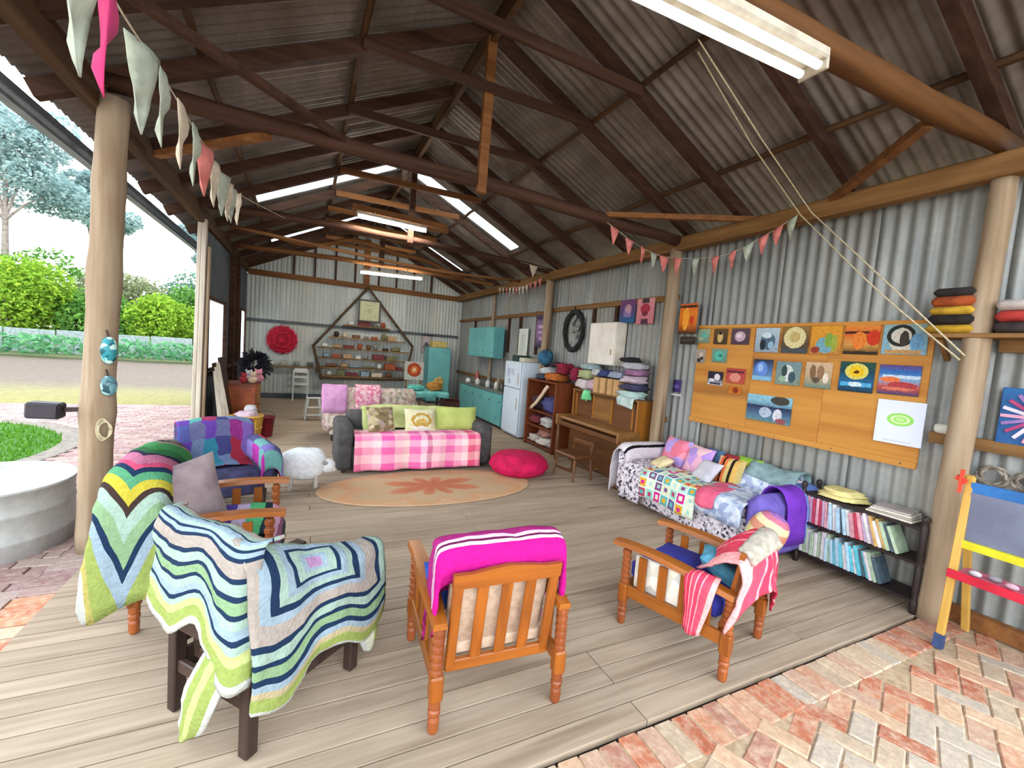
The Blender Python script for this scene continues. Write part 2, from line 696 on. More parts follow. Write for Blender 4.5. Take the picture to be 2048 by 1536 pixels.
# ---- floor: base and separate boards
fb = MB().box(((XL+XR)/2, (Y0+YB)/2, -.10), (XR-XL, YB-Y0, .12))
floor = struct(fb.obj('floor', m_deckdark))
floor['label'] = 'weathered grey-brown timber deck of boards laid across the shed'
L1 = 1.35
meshes = {}
def board(n):
    if n not in meshes:
        o = MB().box((0, 0, 0), (L1*n-.005, .111, .032), None, .0012).obj('deck_board', m_deck, loc=(0, 0, 0))
        meshes[n] = o.data
        bpy.data.objects.remove(o)
    return meshes[n]
pats = [[2, 2], [1, 3], [3, 1], [4], [2, 2], [1, 2, 1]]
nrow = int((YB-Y0)/.1185)
for r in range(nrow):
    y = Y0 + .06 + r*.1185
    x = XL
    for n in pats[(r*5+r//3) % 6]:
        b = bpy.data.objects.new('deck_board', board(n))
        COL.objects.link(b)
        b.parent = floor
        c = Vector((x+L1*n/2, y, -.016 - random.random()*.002))
        b.location = c - Vector(floor.location)
        b.rotation_euler = (random.uniform(-.006, .006), 0, PI if random.random() < .5 else 0)
        x += L1*n

# ---- corrugated sheets
def corr(name, m, o3, du, dv, nw, lu, top=None, parent=None, pitch=.1, amp=.015, n3=None, skew=None, nv=1):
    """corrugated sheet: origin o3, width direction du (length lu), up direction dv (length top or function of position)"""
    o3, du, dv = Vector(o3), Vector(du), Vector(dv)
    nn = du.cross(dv).normalized() if n3 is None else Vector(n3)
    mb = MB()
    k = max(2, int(lu/pitch*8))
    vs, fs = [], []
    for i in range(k+1):
        t = lu*i/k
        off = nn*amp*math.sin(2*PI*t/pitch)
        p = o3+du*t
        H = top(p) if callable(top) else top
        for j in range(nv+1):
            vs.append(p+off+dv*H*j/nv)
    for i in range(k):
        for j in range(nv):
            a = i*(nv+1)+j
            fs.append((a, a+nv+1, a+nv+2, a+1))
    mb.add(vs, fs)
    return mb.obj(name, m, parent, smooth=True, world=parent is not None)

def holder(name, x, y, z, label):
    o = bpy.data.objects.new(name, None)
    COL.objects.link(o)
    o.location = (x, y, z)
    o['label'] = label
    return struct(o)

# right wall
wr = holder('wall_right', XR, 6, 0, 'corrugated galvanised iron wall behind the notice board, sofa and piano')
y = -.3
i = 0
while y < YB:
    w = min(.80, YB+.02-y)
    corr('corrugated_sheet', m_wall, (XR-.004*(i % 2), y, 0), (0, 1, 0), (0, 0, 1), 0, w, 3.08, wr, n3=(-1, 0, 0))
    y += .762
    i += 1
# timber framing on the right wall (girts between posts)
for (ya, yb, z, w) in ((.25, 1.48, 1.22, .05), (.25, 1.2, 1.88, .05), (4.0, 7.0, 2.42, .045), (7.0, 12.3, 2.38, .045), (4.0, 12.3, .9, .045)):
    MB().box((XR-.035, (ya+yb)/2, z), (.045, yb-ya, w*1.6)).obj('wall_girt', m_beam, wr, world=True)
for yy in (5.15, 5.7, 7.55, 8.3, 8.85, 11.0):
    MB().box((XR-.035, yy, 2.15 if yy < 7 else 2.0), (.04, .06, .62 if yy < 7 else .85)).obj('wall_stud', m_brown, wr, world=True)
MB().box((XR-.05, .75, .05), (.07, 1.0, .1)).obj('base_plate', m_logo, wr, world=True)

# back wall and gable
wb = holder('wall_back', 1.4, YB, 0, 'pale corrugated iron end wall with timber gable above')
x = -1.3
while x < XR:
    w = min(.80, XR-x)
    corr('corrugated_sheet', m_back, (x, YB, 0), (1, 0, 0), (0, 0, 1), 0, w, 3.0, wb, amp=.008, pitch=.09, n3=(0, -1, 0))
    x += .762
x = -1.3
while x < XR:
    w = min(.80, XR-x)
    corr('gable_sheet', m_back, (x, YB+.05, 3.0), (1, 0, 0), (0, 0, 1), 0, w, lambda p: max(.02, roof_z(p.x)+.1-3.0), wb, amp=.008, pitch=.09, n3=(0, -1, 0))
    x += .762
MB().bar((-1.25, YB-.07, 3.04), (4.1, YB-.07, 3.0), .09, .13).obj('gable_beam', m_logo, wb, world=True)
MB().box((1.4, YB-.035, 1.9), (5.35, .05, .075)).obj('wall_girt', m_leftw, wb, world=True)
for xx in (-.3, .18, .67, 1.15, 1.75, 2.22, 2.7, 3.2):
    zt = roof_z(xx)-.02
    MB().box((xx, YB+.0, (3.1+zt)/2), (.045, .06, zt-3.1)).obj('gable_stud', m_brown, wb, world=True)
MB().box((1.43, YB-.05, 3.65), (.14, .08, 1.2)).obj('king_stud', m_logo, wb, world=True)

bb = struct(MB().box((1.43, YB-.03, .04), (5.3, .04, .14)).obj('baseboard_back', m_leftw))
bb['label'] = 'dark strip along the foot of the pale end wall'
# left wall (far half) with two pale translucent panels
wl = holder('wall_left', XL-.06, 9.7, 0, 'iron side wall of the far half of the shed, coloured dark for shade')
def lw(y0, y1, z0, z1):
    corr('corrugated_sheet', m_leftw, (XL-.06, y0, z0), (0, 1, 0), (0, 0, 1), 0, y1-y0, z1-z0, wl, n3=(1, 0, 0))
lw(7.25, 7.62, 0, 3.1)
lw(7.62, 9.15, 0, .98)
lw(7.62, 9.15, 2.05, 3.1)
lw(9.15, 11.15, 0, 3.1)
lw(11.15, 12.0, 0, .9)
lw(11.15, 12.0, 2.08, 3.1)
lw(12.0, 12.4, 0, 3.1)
for k, (y0, y1, z0, z1) in enumerate(((7.62, 9.15, .98, 2.05), (11.15, 12.0, .9, 2.08))):
    wn = holder('window_%d' % (k+1), XL-.06, (y0+y1)/2, z0, ('wide' if k == 0 else 'narrow') + ' translucent white window panel in the dark left wall')
    corr('window_pane', m_clear, (XL-.055, y0, z0), (0, 1, 0), (0, 0, 1), 0, y1-y0, z1-z0, wn, n3=(1, 0, 0))
    for zz in (z0, z1):
        MB().box((XL-.03, (y0+y1)/2, zz), (.05, y1-y0+.08, .05)).obj('window_frame', m_brown, wn, world=True)
    for yy in (y0, y1):
        MB().box((XL-.03, yy, (z0+z1)/2), (.05, .05, z1-z0)).obj('window_frame', m_brown, wn, world=True)
for yy in (9.75, 10.4):
    MB().box((XL-.0, yy, 1.55), (.09, .1, 3.1)).obj('wall_stud', m_brown, wl, world=True)
MB().box((XL-.0, 9.8, .95), (.06, 5.1, .06)).obj('wall_girt', m_brown, wl, world=True)

# ---- roof
ce = holder('ceiling', RX, 6.2, RZ, 'underside of the pitched corrugated iron roof on dark timber rafters')
ys, clear = [], []
y = -.3  # front end out of view, lengthened to hold back light on the deck front
cuts = [(7.52, 7.88), (10.72, 11.0)]
segs = []
while y < 12.5:
    y2 = min(y+.762, 12.55)
    for a, b in cuts:
        if y < a < y2:
            y2 = a
        if abs(y-a) < 1e-6:
            y2 = b
    segs.append((y, y2))
    y = y2
for k, (a, b) in enumerate(segs):
    cl = any(abs(a-c[0]) < 1e-6 for c in cuts)
    for sd in (1, -1):
        xe = XR+.28 if sd > 0 else -1.68
        T = TR if sd > 0 else TL
        ln = abs(xe-RX)
        dv = Vector((sd, 0, -T))
        zz = .18 + .004*(k % 2)
        if cl:
            x0, x1 = RX+sd*.12, RX+sd*2.15
            corr('skylight_sheet', m_clear, (x0, a, RZ+zz-abs(x0-RX)*T), (0, 1, 0), dv, 0, b-a+.02, abs(x1-x0), ce, n3=(T*sd, 0, 1))
            corr('roof_sheet', m_roof, (x1, a, RZ+zz-abs(x1-RX)*T), (0, 1, 0), dv, 0, b-a+.02, abs(xe-x1), ce, n3=(T*sd, 0, 1))
        else:
            corr('roof_sheet', m_roof, (RX, a, RZ+zz), (0, 1, 0), dv, 0, b-a+.04, ln, ce, n3=(T*sd, 0, 1), nv=2)
MB().bar((RX, -.3, RZ+.2), (RX, 12.5, RZ+.2), .3, .02).obj('ridge_cap', m_roof, ce, world=True)
MB().bar((RX, -.25, RZ+.0), (RX, 12.3, RZ+.0), .05, .2).obj('ridge_beam', m_brownY, ce, world=True)
rafY = [-.2, .55, 1.28, 2.18, 3.18, 3.92, 5.02, 5.95, 6.85, 7.95, 8.85, 9.72, 10.65, 11.5, 12.2]
for yy in rafY:
    for sd in (1, -1):
        xe = XR+.2 if sd > 0 else -1.6
        T = TR if sd > 0 else TL
        w = .075 if yy != 2.18 else .06
        MB().bar((RX, yy, RZ+.03), (xe, yy, RZ+.03-abs(xe-RX)*T), w, .11, (0, 0, 1)).obj('rafter', m_brown, ce, world=True)
    if yy > 2:
        zc = 3.95 + random.uniform(-.03, .03)
        dx = random.uniform(-.06, .06)
        xl, xr2 = RX-(RZ-zc)/TL-.08, RX+(RZ-zc)/TR+.08
        MB().bar((xl, yy-.055, zc+dx*.5), (xr2, yy-.055, zc-dx*.5), .035, .085).obj('collar_tie', m_brown if yy < 6 else m_logo, ce, world=True)
for sd, xs_ in ((1, (2.57, 3.6)), (-1, (.34, -.72))):
    T = TR if sd > 0 else TL
    for xx in xs_:
        z = RZ - abs(xx-RX)*T + .105
        pts = [(xx+random.uniform(-.012, .012), -.25+j*.6, z+random.uniform(-.004, .004)) for j in range(22)]
        MB().tube(pts, .027, 6, jit=.12).obj('purlin', m_brownY, ce, world=True)
# trusses at the posts
def tie(y, xa, xb, z0, z1, r, sag=0.0, m=m_logo):
    n = 14
    pts = []
    for i in range(n+1):
        t = i/n
        pts.append((xa+(xb-xa)*t, y, z0+(z1-z0)*t+sag*math.sin(PI*t)+random.uniform(-.006, .006)))
    MB().tube(pts, [r*random.uniform(.93, 1.07) for _ in pts], 9, jit=.05).obj('tie_beam', m, ce, smooth=True, world=True)
tie(1.28, -1.3, 4.08, 2.9, 3.16, .067, -.02, wood('near_tie_beam_wood', '#61401f', '#402610', 0, .75, .1, .35, .15, 14))
tie(3.92, -1.25, 4.0, 3.17, 3.05, .062, .03, m_brown)
tie(6.95, -1.2, 4.0, 3.2, 3.1, .055, .06, m_brown)
tie(9.72, -1.2, 4.0, 3.18, 3.16, .05, .05, m_logo)
for yy, zb in ((3.92, 3.03), (6.95, 3.15), (9.72, 3.2)):
    MB().bar((1.41, yy-.04, zb), (RX, yy-.02, RZ-.05), .085, .06, (0, 1, 0)).obj('king_post', m_logo if yy < 5 else m_brown, ce, world=True)
# crooked pole of the far truss
MB().tube(spline([(-1.1, 9.6, 3.55), (-.2, 9.6, 3.38), (.25, 9.6, 3.42), (.85, 9.6, 3.62), (1.6, 9.6, 3.5), (2.4, 9.6, 3.42), (3.2, 9.6, 3.15)], 24), .045, 8, jit=.08).obj('tie_pole', m_logo, ce, True, world=True)
MB().tube(spline([(-1.1, 8.1, 3.2), (.3, 8.1, 3.1), (2.2, 8.1, 3.0), (4.0, 8.1, 3.05)], 16), .028, 7).obj('tie_pole', m_logo, ce, True, world=True)
MB().bar((.55, 6.80, 3.50), (1.95, 6.80, 3.46), .04, .08).obj('collar_tie', m_logo, ce, world=True)
# flat braces
for a, b, w in (((4.05, 2.38, 3.08), (3.12, 1.33, 3.06), .06), ((2.84, 3.9, 3.13), (4.05, 2.98, 3.1), .05), ((-.95, 2.8, 3.2), (.25, 3.9, 3.18), .05), ((-1.2, 4.85, 3.05), (-.3, 3.95, 3.1), .06)):
    MB().bar(a, b, w, .05).obj('brace', m_brown if b[0] < 1 and a[1] < 4 else m_logo, ce, world=True)

# wall plates / eave beams and gutter
t1 = struct(MB().bar((3.97, -.28, 3.02), (4.0, 12.3, 3.0), .13, .15, ch=.01).obj('trim_1', m_beam))
t1['label'] = 'long timber wall plate along the top of the right wall'
t2 = struct(MB().bar((-1.3, -.25, 3.06), (-1.3, 12.3, 3.12), .09, .2, ch=.01).obj('trim_2', m_brownY))
t2['label'] = 'timber eave beam over the open left side'
gp = [(-1.72, 2.93), (-1.79, 2.93), (-1.82, 2.99), (-1.82, 3.03), (-1.81, 3.03), (-1.80, 2.99), (-1.78, 2.945), (-1.725, 2.945), (-1.705, 2.99), (-1.70, 3.04), (-1.71, 3.04), (-1.72, 2.99)]
mb = MB()
n = len(gp)
mb.add([(x, yy, z) for yy in (.4, 12.3) for x, z in gp], [(i, (i+1) % n, n+(i+1) % n, n+i) for i in range(n)])
t3 = struct(mb.obj('trim_3', plain('gutter_metal', '#7d8791', rough=.4, metal=.3)))
t3['label'] = 'grey metal gutter along the left eave'

# ---- posts
def post(name, base, top, r0, r1, label, m=m_post, n=14, bend=.0, knots=()):
    base, top = Vector(base), Vector(top)
    pts, rs = [], []
    k = 22
    for i in range(k+1):
        t = i/k
        p = base.lerp(top, t)
        p.x += bend*math.sin(PI*t) + .006*noise.noise(Vector((t*5, base.y, 0)))
        p.y += .006*noise.noise(Vector((t*5, base.y, 9)))
        pts.append(p)
        r = r0+(r1-r0)*t + .004*noise.noise(Vector((t*9, base.y, 4)))
        for kt, ka in knots:
            r += ka*math.exp(-((t-kt)/.035)**2)
        rs.append(r)
    o = MB().tube(pts, rs, n, jit=.02).obj(name, m, None, True)
    return tag(o, label, 'post', 'timber posts holding the shed roof')
post('timber_post', (-1.29, 3.9, -.02), (-1.19, 3.9, 3.06), .092, .082, 'thick knotty round post on the open left side beside the metal tub', bend=-.01, knots=((.62, .012), (.33, .014), (.82, .008)))
post('timber_post', (3.93, 1.28, -.02), (4.02, 1.27, 3.02), .076, .064, 'pale round post nearest the camera on the right beside the easel')
post('timber_post', (3.95, 3.98, -.02), (3.98, 3.97, 2.97), .084, .074, 'pale round post between the piano and the notice board')
post('timber_post', (4.0, 6.97, -.02), (4.0, 6.97, 2.95), .085, .075, 'slim round post beside the oval wreath behind the piano')
post('timber_post', (4.075, 9.72, -.02), (4.075, 9.72, 2.92), .045, .042, 'thin round post rising behind the teal wall cupboard')
m_white = wood('whitewashed_plank', '#c9c2b4', '#9c9080', 2, .8, .06, .3, .1, 16)
p = thing('plank_post', 'pale whitewashed post of upright planks at the corner of the left wall', 'post', (-1.27, 7.2, 0))
for dx, dy, w, d, tp in ((-.055, 0, .045, .09, 3.05), (0, -.02, .055, .08, 3.05), (.05, .01, .035, .07, 2.7)):
    MB().box((dx, dy, tp/2), (w, d, tp), (0, .012, 0), .008).obj('plank', m_white if dx < .05 else m_post, p)

# ---- ground and paving
def groundmat():
    s = NT('outdoor_ground')
    t = s.n('TexCoord')
    sp = s.n('SeparateXYZ')
    s.l(t.outputs['Object'], sp.inputs[0])
    nz = s.noise(t.outputs['Object'], .35, 4)
    yv = s.math('ADD', sp.outputs['Y'], s.math('MULTIPLY', nz, 3.0))
    f = s.math('DIVIDE', yv, 40.0)
    col = s.ramp(f, [(0, '#84705a'), (0.29, '#7f7652'), (0.32, '#867f52'), (0.37, '#827b59'), (0.41, '#71665c'), (0.6, '#6e6159'), (0.66, '#666b4b'), (1, '#587139')])
    g = s.noise(t.outputs['Object'], 9, 5, .7)
    col = s.mix(.5, col, s.ramp(g, [(.3, (.35, .35, .35, 1)), (.7, (1, 1, 1, 1))]), 'MULTIPLY')
    s.bump(g, .4, .03)
    return s.fin(col, .95, 0, .05)
gr = MB().grid([[(-60, -8, -.075), (60, -8, -.075)], [(-60, 90, -.075), (60, 90, -.075)]], 2, 2).obj('ground', groundmat(), loc=(0, 0, 0))
struct(gr)['label'] = 'dirt and patchy lawn beyond the paving'

# front paving: soldier course along the deck and herringbone rotated twenty degrees
pv = MB().box((1.5, .2, -.042), (9.0, 2.2, .06)).obj('paving', m_sand)
struct(pv)['label'] = 'red and cream brick paving in front of the deck'
bme = MB().box((0, 0, 0), (.196, .094, .05), None, .006).obj('brick', m_brick, loc=(0, 0, 0))
bdata = bme.data
bpy.data.objects.remove(bme)
def brick(x, y, rz, parent, data=bdata, z=-.03):
    b = bpy.data.objects.new('brick', data)
    COL.objects.link(b)
    b.parent = parent
    b.location = Vector((x, y, z+random.uniform(-.004, .004))) - Vector(parent.location)
    b.rotation_euler = (random.uniform(-.02, .02), random.uniform(-.02, .02), rz+random.uniform(-.025, .025))
x = .2
while x < 4.05:
    brick(x, Y0-.115, PI/2, pv)
    x += .101
ca, sa = math.cos(math.radians(21)), math.sin(math.radians(21))
cnt = 0
u = .1
cand = []
for i in range(-60, 60):
    for j in range(-60, 60):
        # herringbone: 2x1 pairs on a lattice
        k = (i-j) % 4
        if k == 0:
            a, b, r = i+1.0, j+.5, 0
        elif k == 2 and False:
            continue
        elif k == 3:
            a, b, r = i+.5, j+1.0, PI/2
        else:
            continue
        X, Yv = a*u, b*u
        wx, wy = ca*X-sa*Yv+2.2, sa*X+ca*Yv+.6
        if .9 < wx < 4.02 and -.1 < wy < Y0-.245:
            cand.append((wx*.0+abs(wx-2.6)*.2-wy, wx, wy, r+math.radians(21)))
cand.sort()
rest = MB()
for n_, (q, wx, wy, r) in enumerate(cand):
    if n_ < 258:
        brick(wx, wy, r, pv)
    else:
        rest.box((wx, wy, -.03+random.uniform(-.004, .004)), (.196, .094, .05), (0, 0, r))
if rest.v:
    o = rest.obj('brick_field', m_brick, pv, world=True)
    o['kind'] = 'stuff'

# left paving: edging course and pink courtyard bricks
lp = MB().box((-4.0, 5.9, -.042), (5.5, 10.0, .05)).obj('courtyard_paving', plain('courtyard_sand', '#8c7670', '#76625c', .95, 30, bump=.3))
struct(lp)['label'] = 'pink brick courtyard outside the open left side'
pb = MB().box((0, 0, 0), (.205, .098, .05), None, .006).obj('brick', m_pinkbrick, loc=(0, 0, 0))
pdata = pb.data
bpy.data.objects.remove(pb)
y = 1.9
while y < 7.0:
    brick(-1.335, y, 0 if False else 0, lp, bdata if y < 3.3 else pdata)
    y += .104
rows = []
rest = MB()
LC = Vector((-4.7, 7.0))
n_ = 0
cl = []
for i in range(0, 26):
    for j in range(0, 82):
        x = -1.52 - i*.212 - (.106 if j % 2 else 0)
        y = 2.3 + j*.104
        d = (Vector((x, y))-LC).length
        if d < 2.2 or x < -6.6:
            continue
        cl.append((math.hypot(x, y), x, y))
cl.sort()
for k, (d, x, y) in enumerate(cl):
    # only what the open side shows
    if k < 215 and y < 8:
        brick(x, y, 0, lp, pdata)
    else:
        rest.box((x, y, -.03+random.uniform(-.003, .003)), (.205, .098, .05))
for j in range(1, 60, 2):
    brick(-1.474, 2.3+j*.104, 0, lp, pdata)
for o in lp.children:
    if o.name.startswith('brick') and abs(o.location.x+lp.location.x+1.474) < 1e-4:
        o.scale = (.40, 1, 1)
def fieldmat():
    s = NT('pink_brick_field')
    g = s.n('NewGeometry')
    col = s.ramp(g.outputs['Random Per Island'], [(i/5, c) for i, c in enumerate(['#917470', '#987e78', '#876966', '#9c8780', '#8d7171'])], True)
    f = s.noise(s.coord('Object', rnd=False), 22, 4)
    col = s.mix(s.ramp(f, [(.42, (0, 0, 0, 1)), (.75, (.6, .6, .6, 1))]), col, lin('#a99990'))
    return s.fin(col, .9, 0, .1)
o = rest.obj('brick_field', fieldmat(), lp, world=True)
o['kind'] = 'stuff'
# kerb ring of pale bricks around the lawn circle
m_kerb = plain('pale_kerb_brick', '#867d74', '#6b6159', .9, 20)
kb = MB().box((0, 0, 0), (.22, .11, .06), None, .008).obj('kerb_brick', m_kerb, loc=(0, 0, 0))
for k in range(110):
    a = 2*PI*k/110
    b = kb if k == 0 else link_copy(kb)
    b.parent = lp
    b.location = Vector((LC.x+2.07*math.cos(a), LC.y+2.07*math.sin(a), -.028)) - Vector(lp.location)
    b.rotation_euler = (0, 0, a)
# ================================================================ FURNITURE IN FRONT
m_oak = wood('honey_oak', '#9c5616', '#70380c', 2, .38, .05, .12, .45, 18)
m_oakx = wood('honey_oak_rail', '#9e5818', '#723a0e', 0, .38, .05, .12, .45, 18)
m_oaky = wood('honey_oak_arm', '#a4601e', '#7a4010', 1, .35, .05, .12, .5, 18)
m_turn = wood('turned_leg_brown', '#9a5428', '#6a3216', 2, .4, .05, .12, .4, 18)
m_dark = wood('dark_stained_wood', '#3d2c26', '#241915', 2, .5, .05, .15, .35, 18)
m_darkx = wood('dark_stained_rail', '#4a352d', '#2a1d18', 0, .5, .05, .15, .35, 18)
m_beige = plain('beige_upholstery', '#c0a792', '#a88e78', .9, 30, bump=.2)

def turned(z0, z1, r, rings):
    """profile of a turned leg section with rings"""
    out = [(r*.8, z0)]
    n = rings
    for i in range(n):
        a = z0+(z1-z0)*(i+.15)/n
        b = z0+(z1-z0)*(i+.85)/n
        out += [(r*.82, a), (r*1.05, a+(b-a)*.2), (r*1.05, b-(b-a)*.2), (r*.82, b)]
    out.append((r*.8, z1))
    return out

def armchair(name, label, loc, rz, w=.57, d=.60, armz=.47, crest=.60, tilt=.09, side='slats', dark=False, back=True):
    """open wooden armchair; local x right, y forward"""
    t = thing(name, label, 'armchair', loc, rz)
    mz, mx, my, mt = (m_dark, m_darkx, m_dark, m_dark) if dark else (m_oak, m_oakx, m_oaky, m_turn)
    hw, hd = w/2, d/2
    for sx in (-1, 1):
        for sy in (-1, 1):
            top = armz - .015 + (0 if sy < 0 else .03)
            if dark and sy < 0:
                top = crest
            mb = MB()
            if dark:
                mb.box((sx*hw, sy*hd, top/2), (.05, .05, top), None, .005)
            else:
                mb.lathe([(.017, 0), (.023, .012), (.025, .06), (.02, .075), (.027, .085), (.027, .1), (.021, .108), (.026, .118), (.026, .15), (.022, .16)] + turned(.25, top, .026, 6), 12, (sx*hw, sy*hd, 0))
            lg = mb.obj('leg', mt, t, smooth=False)
            if not dark:
                MB().box((sx*hw, sy*hd, .2), (.056, .056, .11), None, .008).obj('leg_block', mz, lg)
    # arms
    for sx in (-1, 1):
        mb = MB()
        n = 9
        L = []
        for i in range(n+1):
            q = i/n
            y = -hd-.02 + (d+.10)*q
            z = armz + (.05*math.sin(q*2.2) if not dark else .02*q)
            wd = .03+.016*math.sin(PI*min(1, q*1.15)) + (.008 if q > .85 else 0)
            L.append((y, z, wd))
        for y, z, wd in L:
            mb.v += [Vector((sx*hw-wd, y, z-.014)), Vector((sx*hw+wd, y, z-.014)), Vector((sx*hw+wd*.85, y, z+.014)), Vector((sx*hw-wd*.85, y, z+.014))]
            mb.uv += [(0, 0)]*4
        for i in range(n):
            for k in range(4):
                a, b = i*4+k, i*4+(k+1) % 4
                mb.f.append((a, b, b+4, a+4))
        mb.f += [(3, 2, 1, 0), tuple(n*4+k for k in range(4))]
        mb.obj('arm', my, t)
        # side rail and side slats
        MB().box((sx*hw, 0, .215), (.028, d-.03, .07), None, .005).obj('side_rail', my, t)
        if side == 'slats':
            for k in range(4):
                y = -hd*.62 + k*hd*.42
                MB().box((sx*hw, y, (.25+armz)/2), (.016, .05, armz-.25), None, .003).obj('side_slat', mz, t)
        if dark:
            for z in (.17, .30):
                MB().bar((sx*hw, -hd, z), (sx*hw, hd, z), .022, .03).obj('stretcher', my, t)
    MB().box((0, hd, .215), (w-.03, .03, .075), None, .005).obj('front_rail', mx, t)
    if dark:
        for z, h in ((.2, .055), (.40, .09)):
            MB().box((0, -hd, z), (w-.04, .026, h), None, .005).obj('back_rail', mx, t)
    # backrest frame
    y0, y1 = -hd+.05, -hd+.05-tilt
    zb = .235
    def by(z):
        return y0+(y1-y0)*(z-zb)/(crest-zb)
    hb = hw-.045
    a = math.atan2(y1-y0, crest-zb)
    MB().bar((-hb, y0, zb+.01), (hb, y0, zb+.01), .026, .05, ch=.004).obj('back_rail', mx, t)
    for sx in (-1, 1):
        MB().bar((sx*(hb-.02), y0, zb), (sx*(hb-.02), by(crest-.03), crest-.03), .042, .024, (0, 1, 0), .004).obj('stile', mz, t)
    for k in range(3):
        x = (-.5+k*.5)*(hb-.02)
        MB().bar((x, y0, zb), (x, by(crest-.03), crest-.03), .05, .013, (0, 1, 0), .003).obj('slat', mz, t)
    mb = MB()
    n = 12
    for i in range(n+1):
        q = -1+2*i/n
        zz = crest + .022*max(0, 1-abs(q)*1.6)**.7
        for dy, dz in ((-.013, -.06), (.013, -.06), (.013, 0), (-.013, 0)):
            z = (zz+dz) if dz == 0 else crest-.065
            mb.v.append(Vector((q*(hb+.004), by(z)+dy, z)))
            mb.uv.append((0, 0))
    for i in range(n):
        for k in range(4):
            a_, b_ = i*4+k, i*4+(k+1) % 4
            mb.f.append((a_, a_+4, b_+4, b_))
    mb.f += [(0, 1, 2, 3), tuple(reversed([n*4+k for k in range(4)]))]
    mb.obj('crest_rail', mx, t)
    return t

def cushion(name, label, cat, w, h, th, M, m, group=None, n=10):
    o = MB().pillow(w, h, th, M, n).obj(name, m, None, True)
    return tag(o, label, cat, group)

def drape(name, label, cat, ctrl, m, nu=26, nv=22, wr=.01, ws=7, thick=.012, frame=None, group=None):
    if frame is not None and frame.name == 'quilt_sofa':
        ctrl = [[(-p[0], p[1], p[2]) for p in r] for r in ctrl]
    mb = MB().grid(ctrl, nu, nv, wr, ws)
    if frame is not None:
        R = Matrix.Rotation(frame.rotation_euler[2], 3, 'Z')
        mb.v = [R @ p + Vector(frame.location) for p in mb.v]
    o = mb.obj(name, m, None, True, thick)
    return tag(o, label, cat, group)

# ---------------------------------------------------------------- middle armchair, seen from behind
cC = armchair('slat_back_armchair', 'honey oak slat-back armchair in the middle, seen from behind, under a magenta throw', (.845, 1.895, 0), -.07, crest=.685, tilt=.07)
def inframe(fr, M):
    return Matrix.Translation(fr.location) @ Matrix.Rotation(fr.rotation_euler[2], 4, 'Z') @ M
o = MB().box((0, -.02+.04, .30), (.48, .50, .11), None, .035).obj('seat_cushion', m_beige, None, True, loc=(0, 0, 0))
o.location, o.rotation_euler = cC.location, cC.rotation_euler
tag(o, 'beige seat cushion in the middle armchair', 'cushion')
mb = MB().box((0, 0, 0), (.46, .10, .46), None, .035)
o = mb.obj('back_cushion', m_beige, None, True, loc=(0, 0, 0))
o.matrix_world = inframe(cC, TM((0, -.205, .52), (.15, 0, 0)))
tag(o, 'beige back cushion showing between the slats of the middle armchair', 'cushion')
m_mag = striped('magenta_knit', [(56, '#98246c'), (5, '#d8b0c8'), (3, '#5c1840'), (4, '#d8b4cc'), (40, '#b01478')], 'y', .006)
rowsC = []
for (y, z, sx) in ((-.262, .62, 0), (-.283, .70, 0), (-.262, .75, 0), (-.20, .775, 0), (-.13, .75, 0), (-.10, .62, 0), (-.08, .48, 0)):
    t = y
    rowsC.append([(-.30, y+.02, min(z, .69)-.24), (-.295, y, z-.06), (-.25, y, z), (0, y-.005, z+.012), (.25, y, z+.005), (.285, y, z-.06), (.30, y+.03, min(z, .69)-.27)])
rowsC.reverse()
drape('magenta_throw', 'bright magenta knitted throw with a white edging stripe over the middle armchair', 'throw', rowsC, m_mag, 30, 26, .012, 9, .014, cC)
m_bluef = plain('blue_fabric', '#2c4a9c', '#1c2f6c', .9, 16)
cushion('blue_cushion', 'small blue cushion tucked at the left arm of the middle armchair', 'cushion', .2, .24, .08, inframe(cC, TM((-.2, -.02, .48), (1.25, 0, .3))), m_bluef)

# ---------------------------------------------------------------- right armchair
cR = armchair('open_side_armchair', 'honey oak armchair with blue seat at right, coral shawl over its back', (2.165, 1.755, 0), .315, w=.55, d=.60, armz=.45, crest=.67, tilt=.07)
m_navy = plain('royal_blue_seat', '#34389a', '#262878', .85, 12, bump=.15)
o = MB().box((0, .03, .33), (.47, .54, .13), None, .03).obj('seat_cushion', m_navy, None, True, loc=(0, 0, 0))
o.location, o.rotation_euler = cR.location, cR.rotation_euler
tag(o, 'royal blue seat cushion of the right armchair', 'cushion')
m_off = blotch('cream_grey_print', ['#d8d2c4', '#cfcabc', '#bdbab4', '#e0dace', '#c8c2b2'], 16)
o = MB().box((0, 0, 0), (.025, .45, .20), None, .01).obj('side_pad', m_off, None, True, loc=(0, 0, 0))
o.matrix_world = inframe(cR, TM((-.247, .03, .345)))
tag(o, 'cream printed pad showing between the side slats of the right armchair', 'cushion')
m_tealf = plain('teal_fabric', '#5b9fb8', '#3c7690', .9, 14)
cushion('teal_cushion', 'small teal cushion on the blue seat beside the coral shawl', 'cushion', .3, .26, .1, inframe(cR, TM((.03, -.14, .45), (.5, .1, .3))), m_tealf)
m_coral = striped('coral_lace', [(10, '#e8a0a0'), (5, '#cf4a5c'), (9, '#d8455c'), (3, '#e88c94'), (9, '#d03a54'), (3, '#ef9aa0'), (9, '#d8445c'), (3, '#eda2a4'), (10, '#cc3450'), (3, '#ec8a94'), (9, '#d43c58')], 'x', .03, kb=.6, ks=45)
m_cream = plain('cream_wool', '#aca498', '#8c8478', .95, 26, bump=.4)
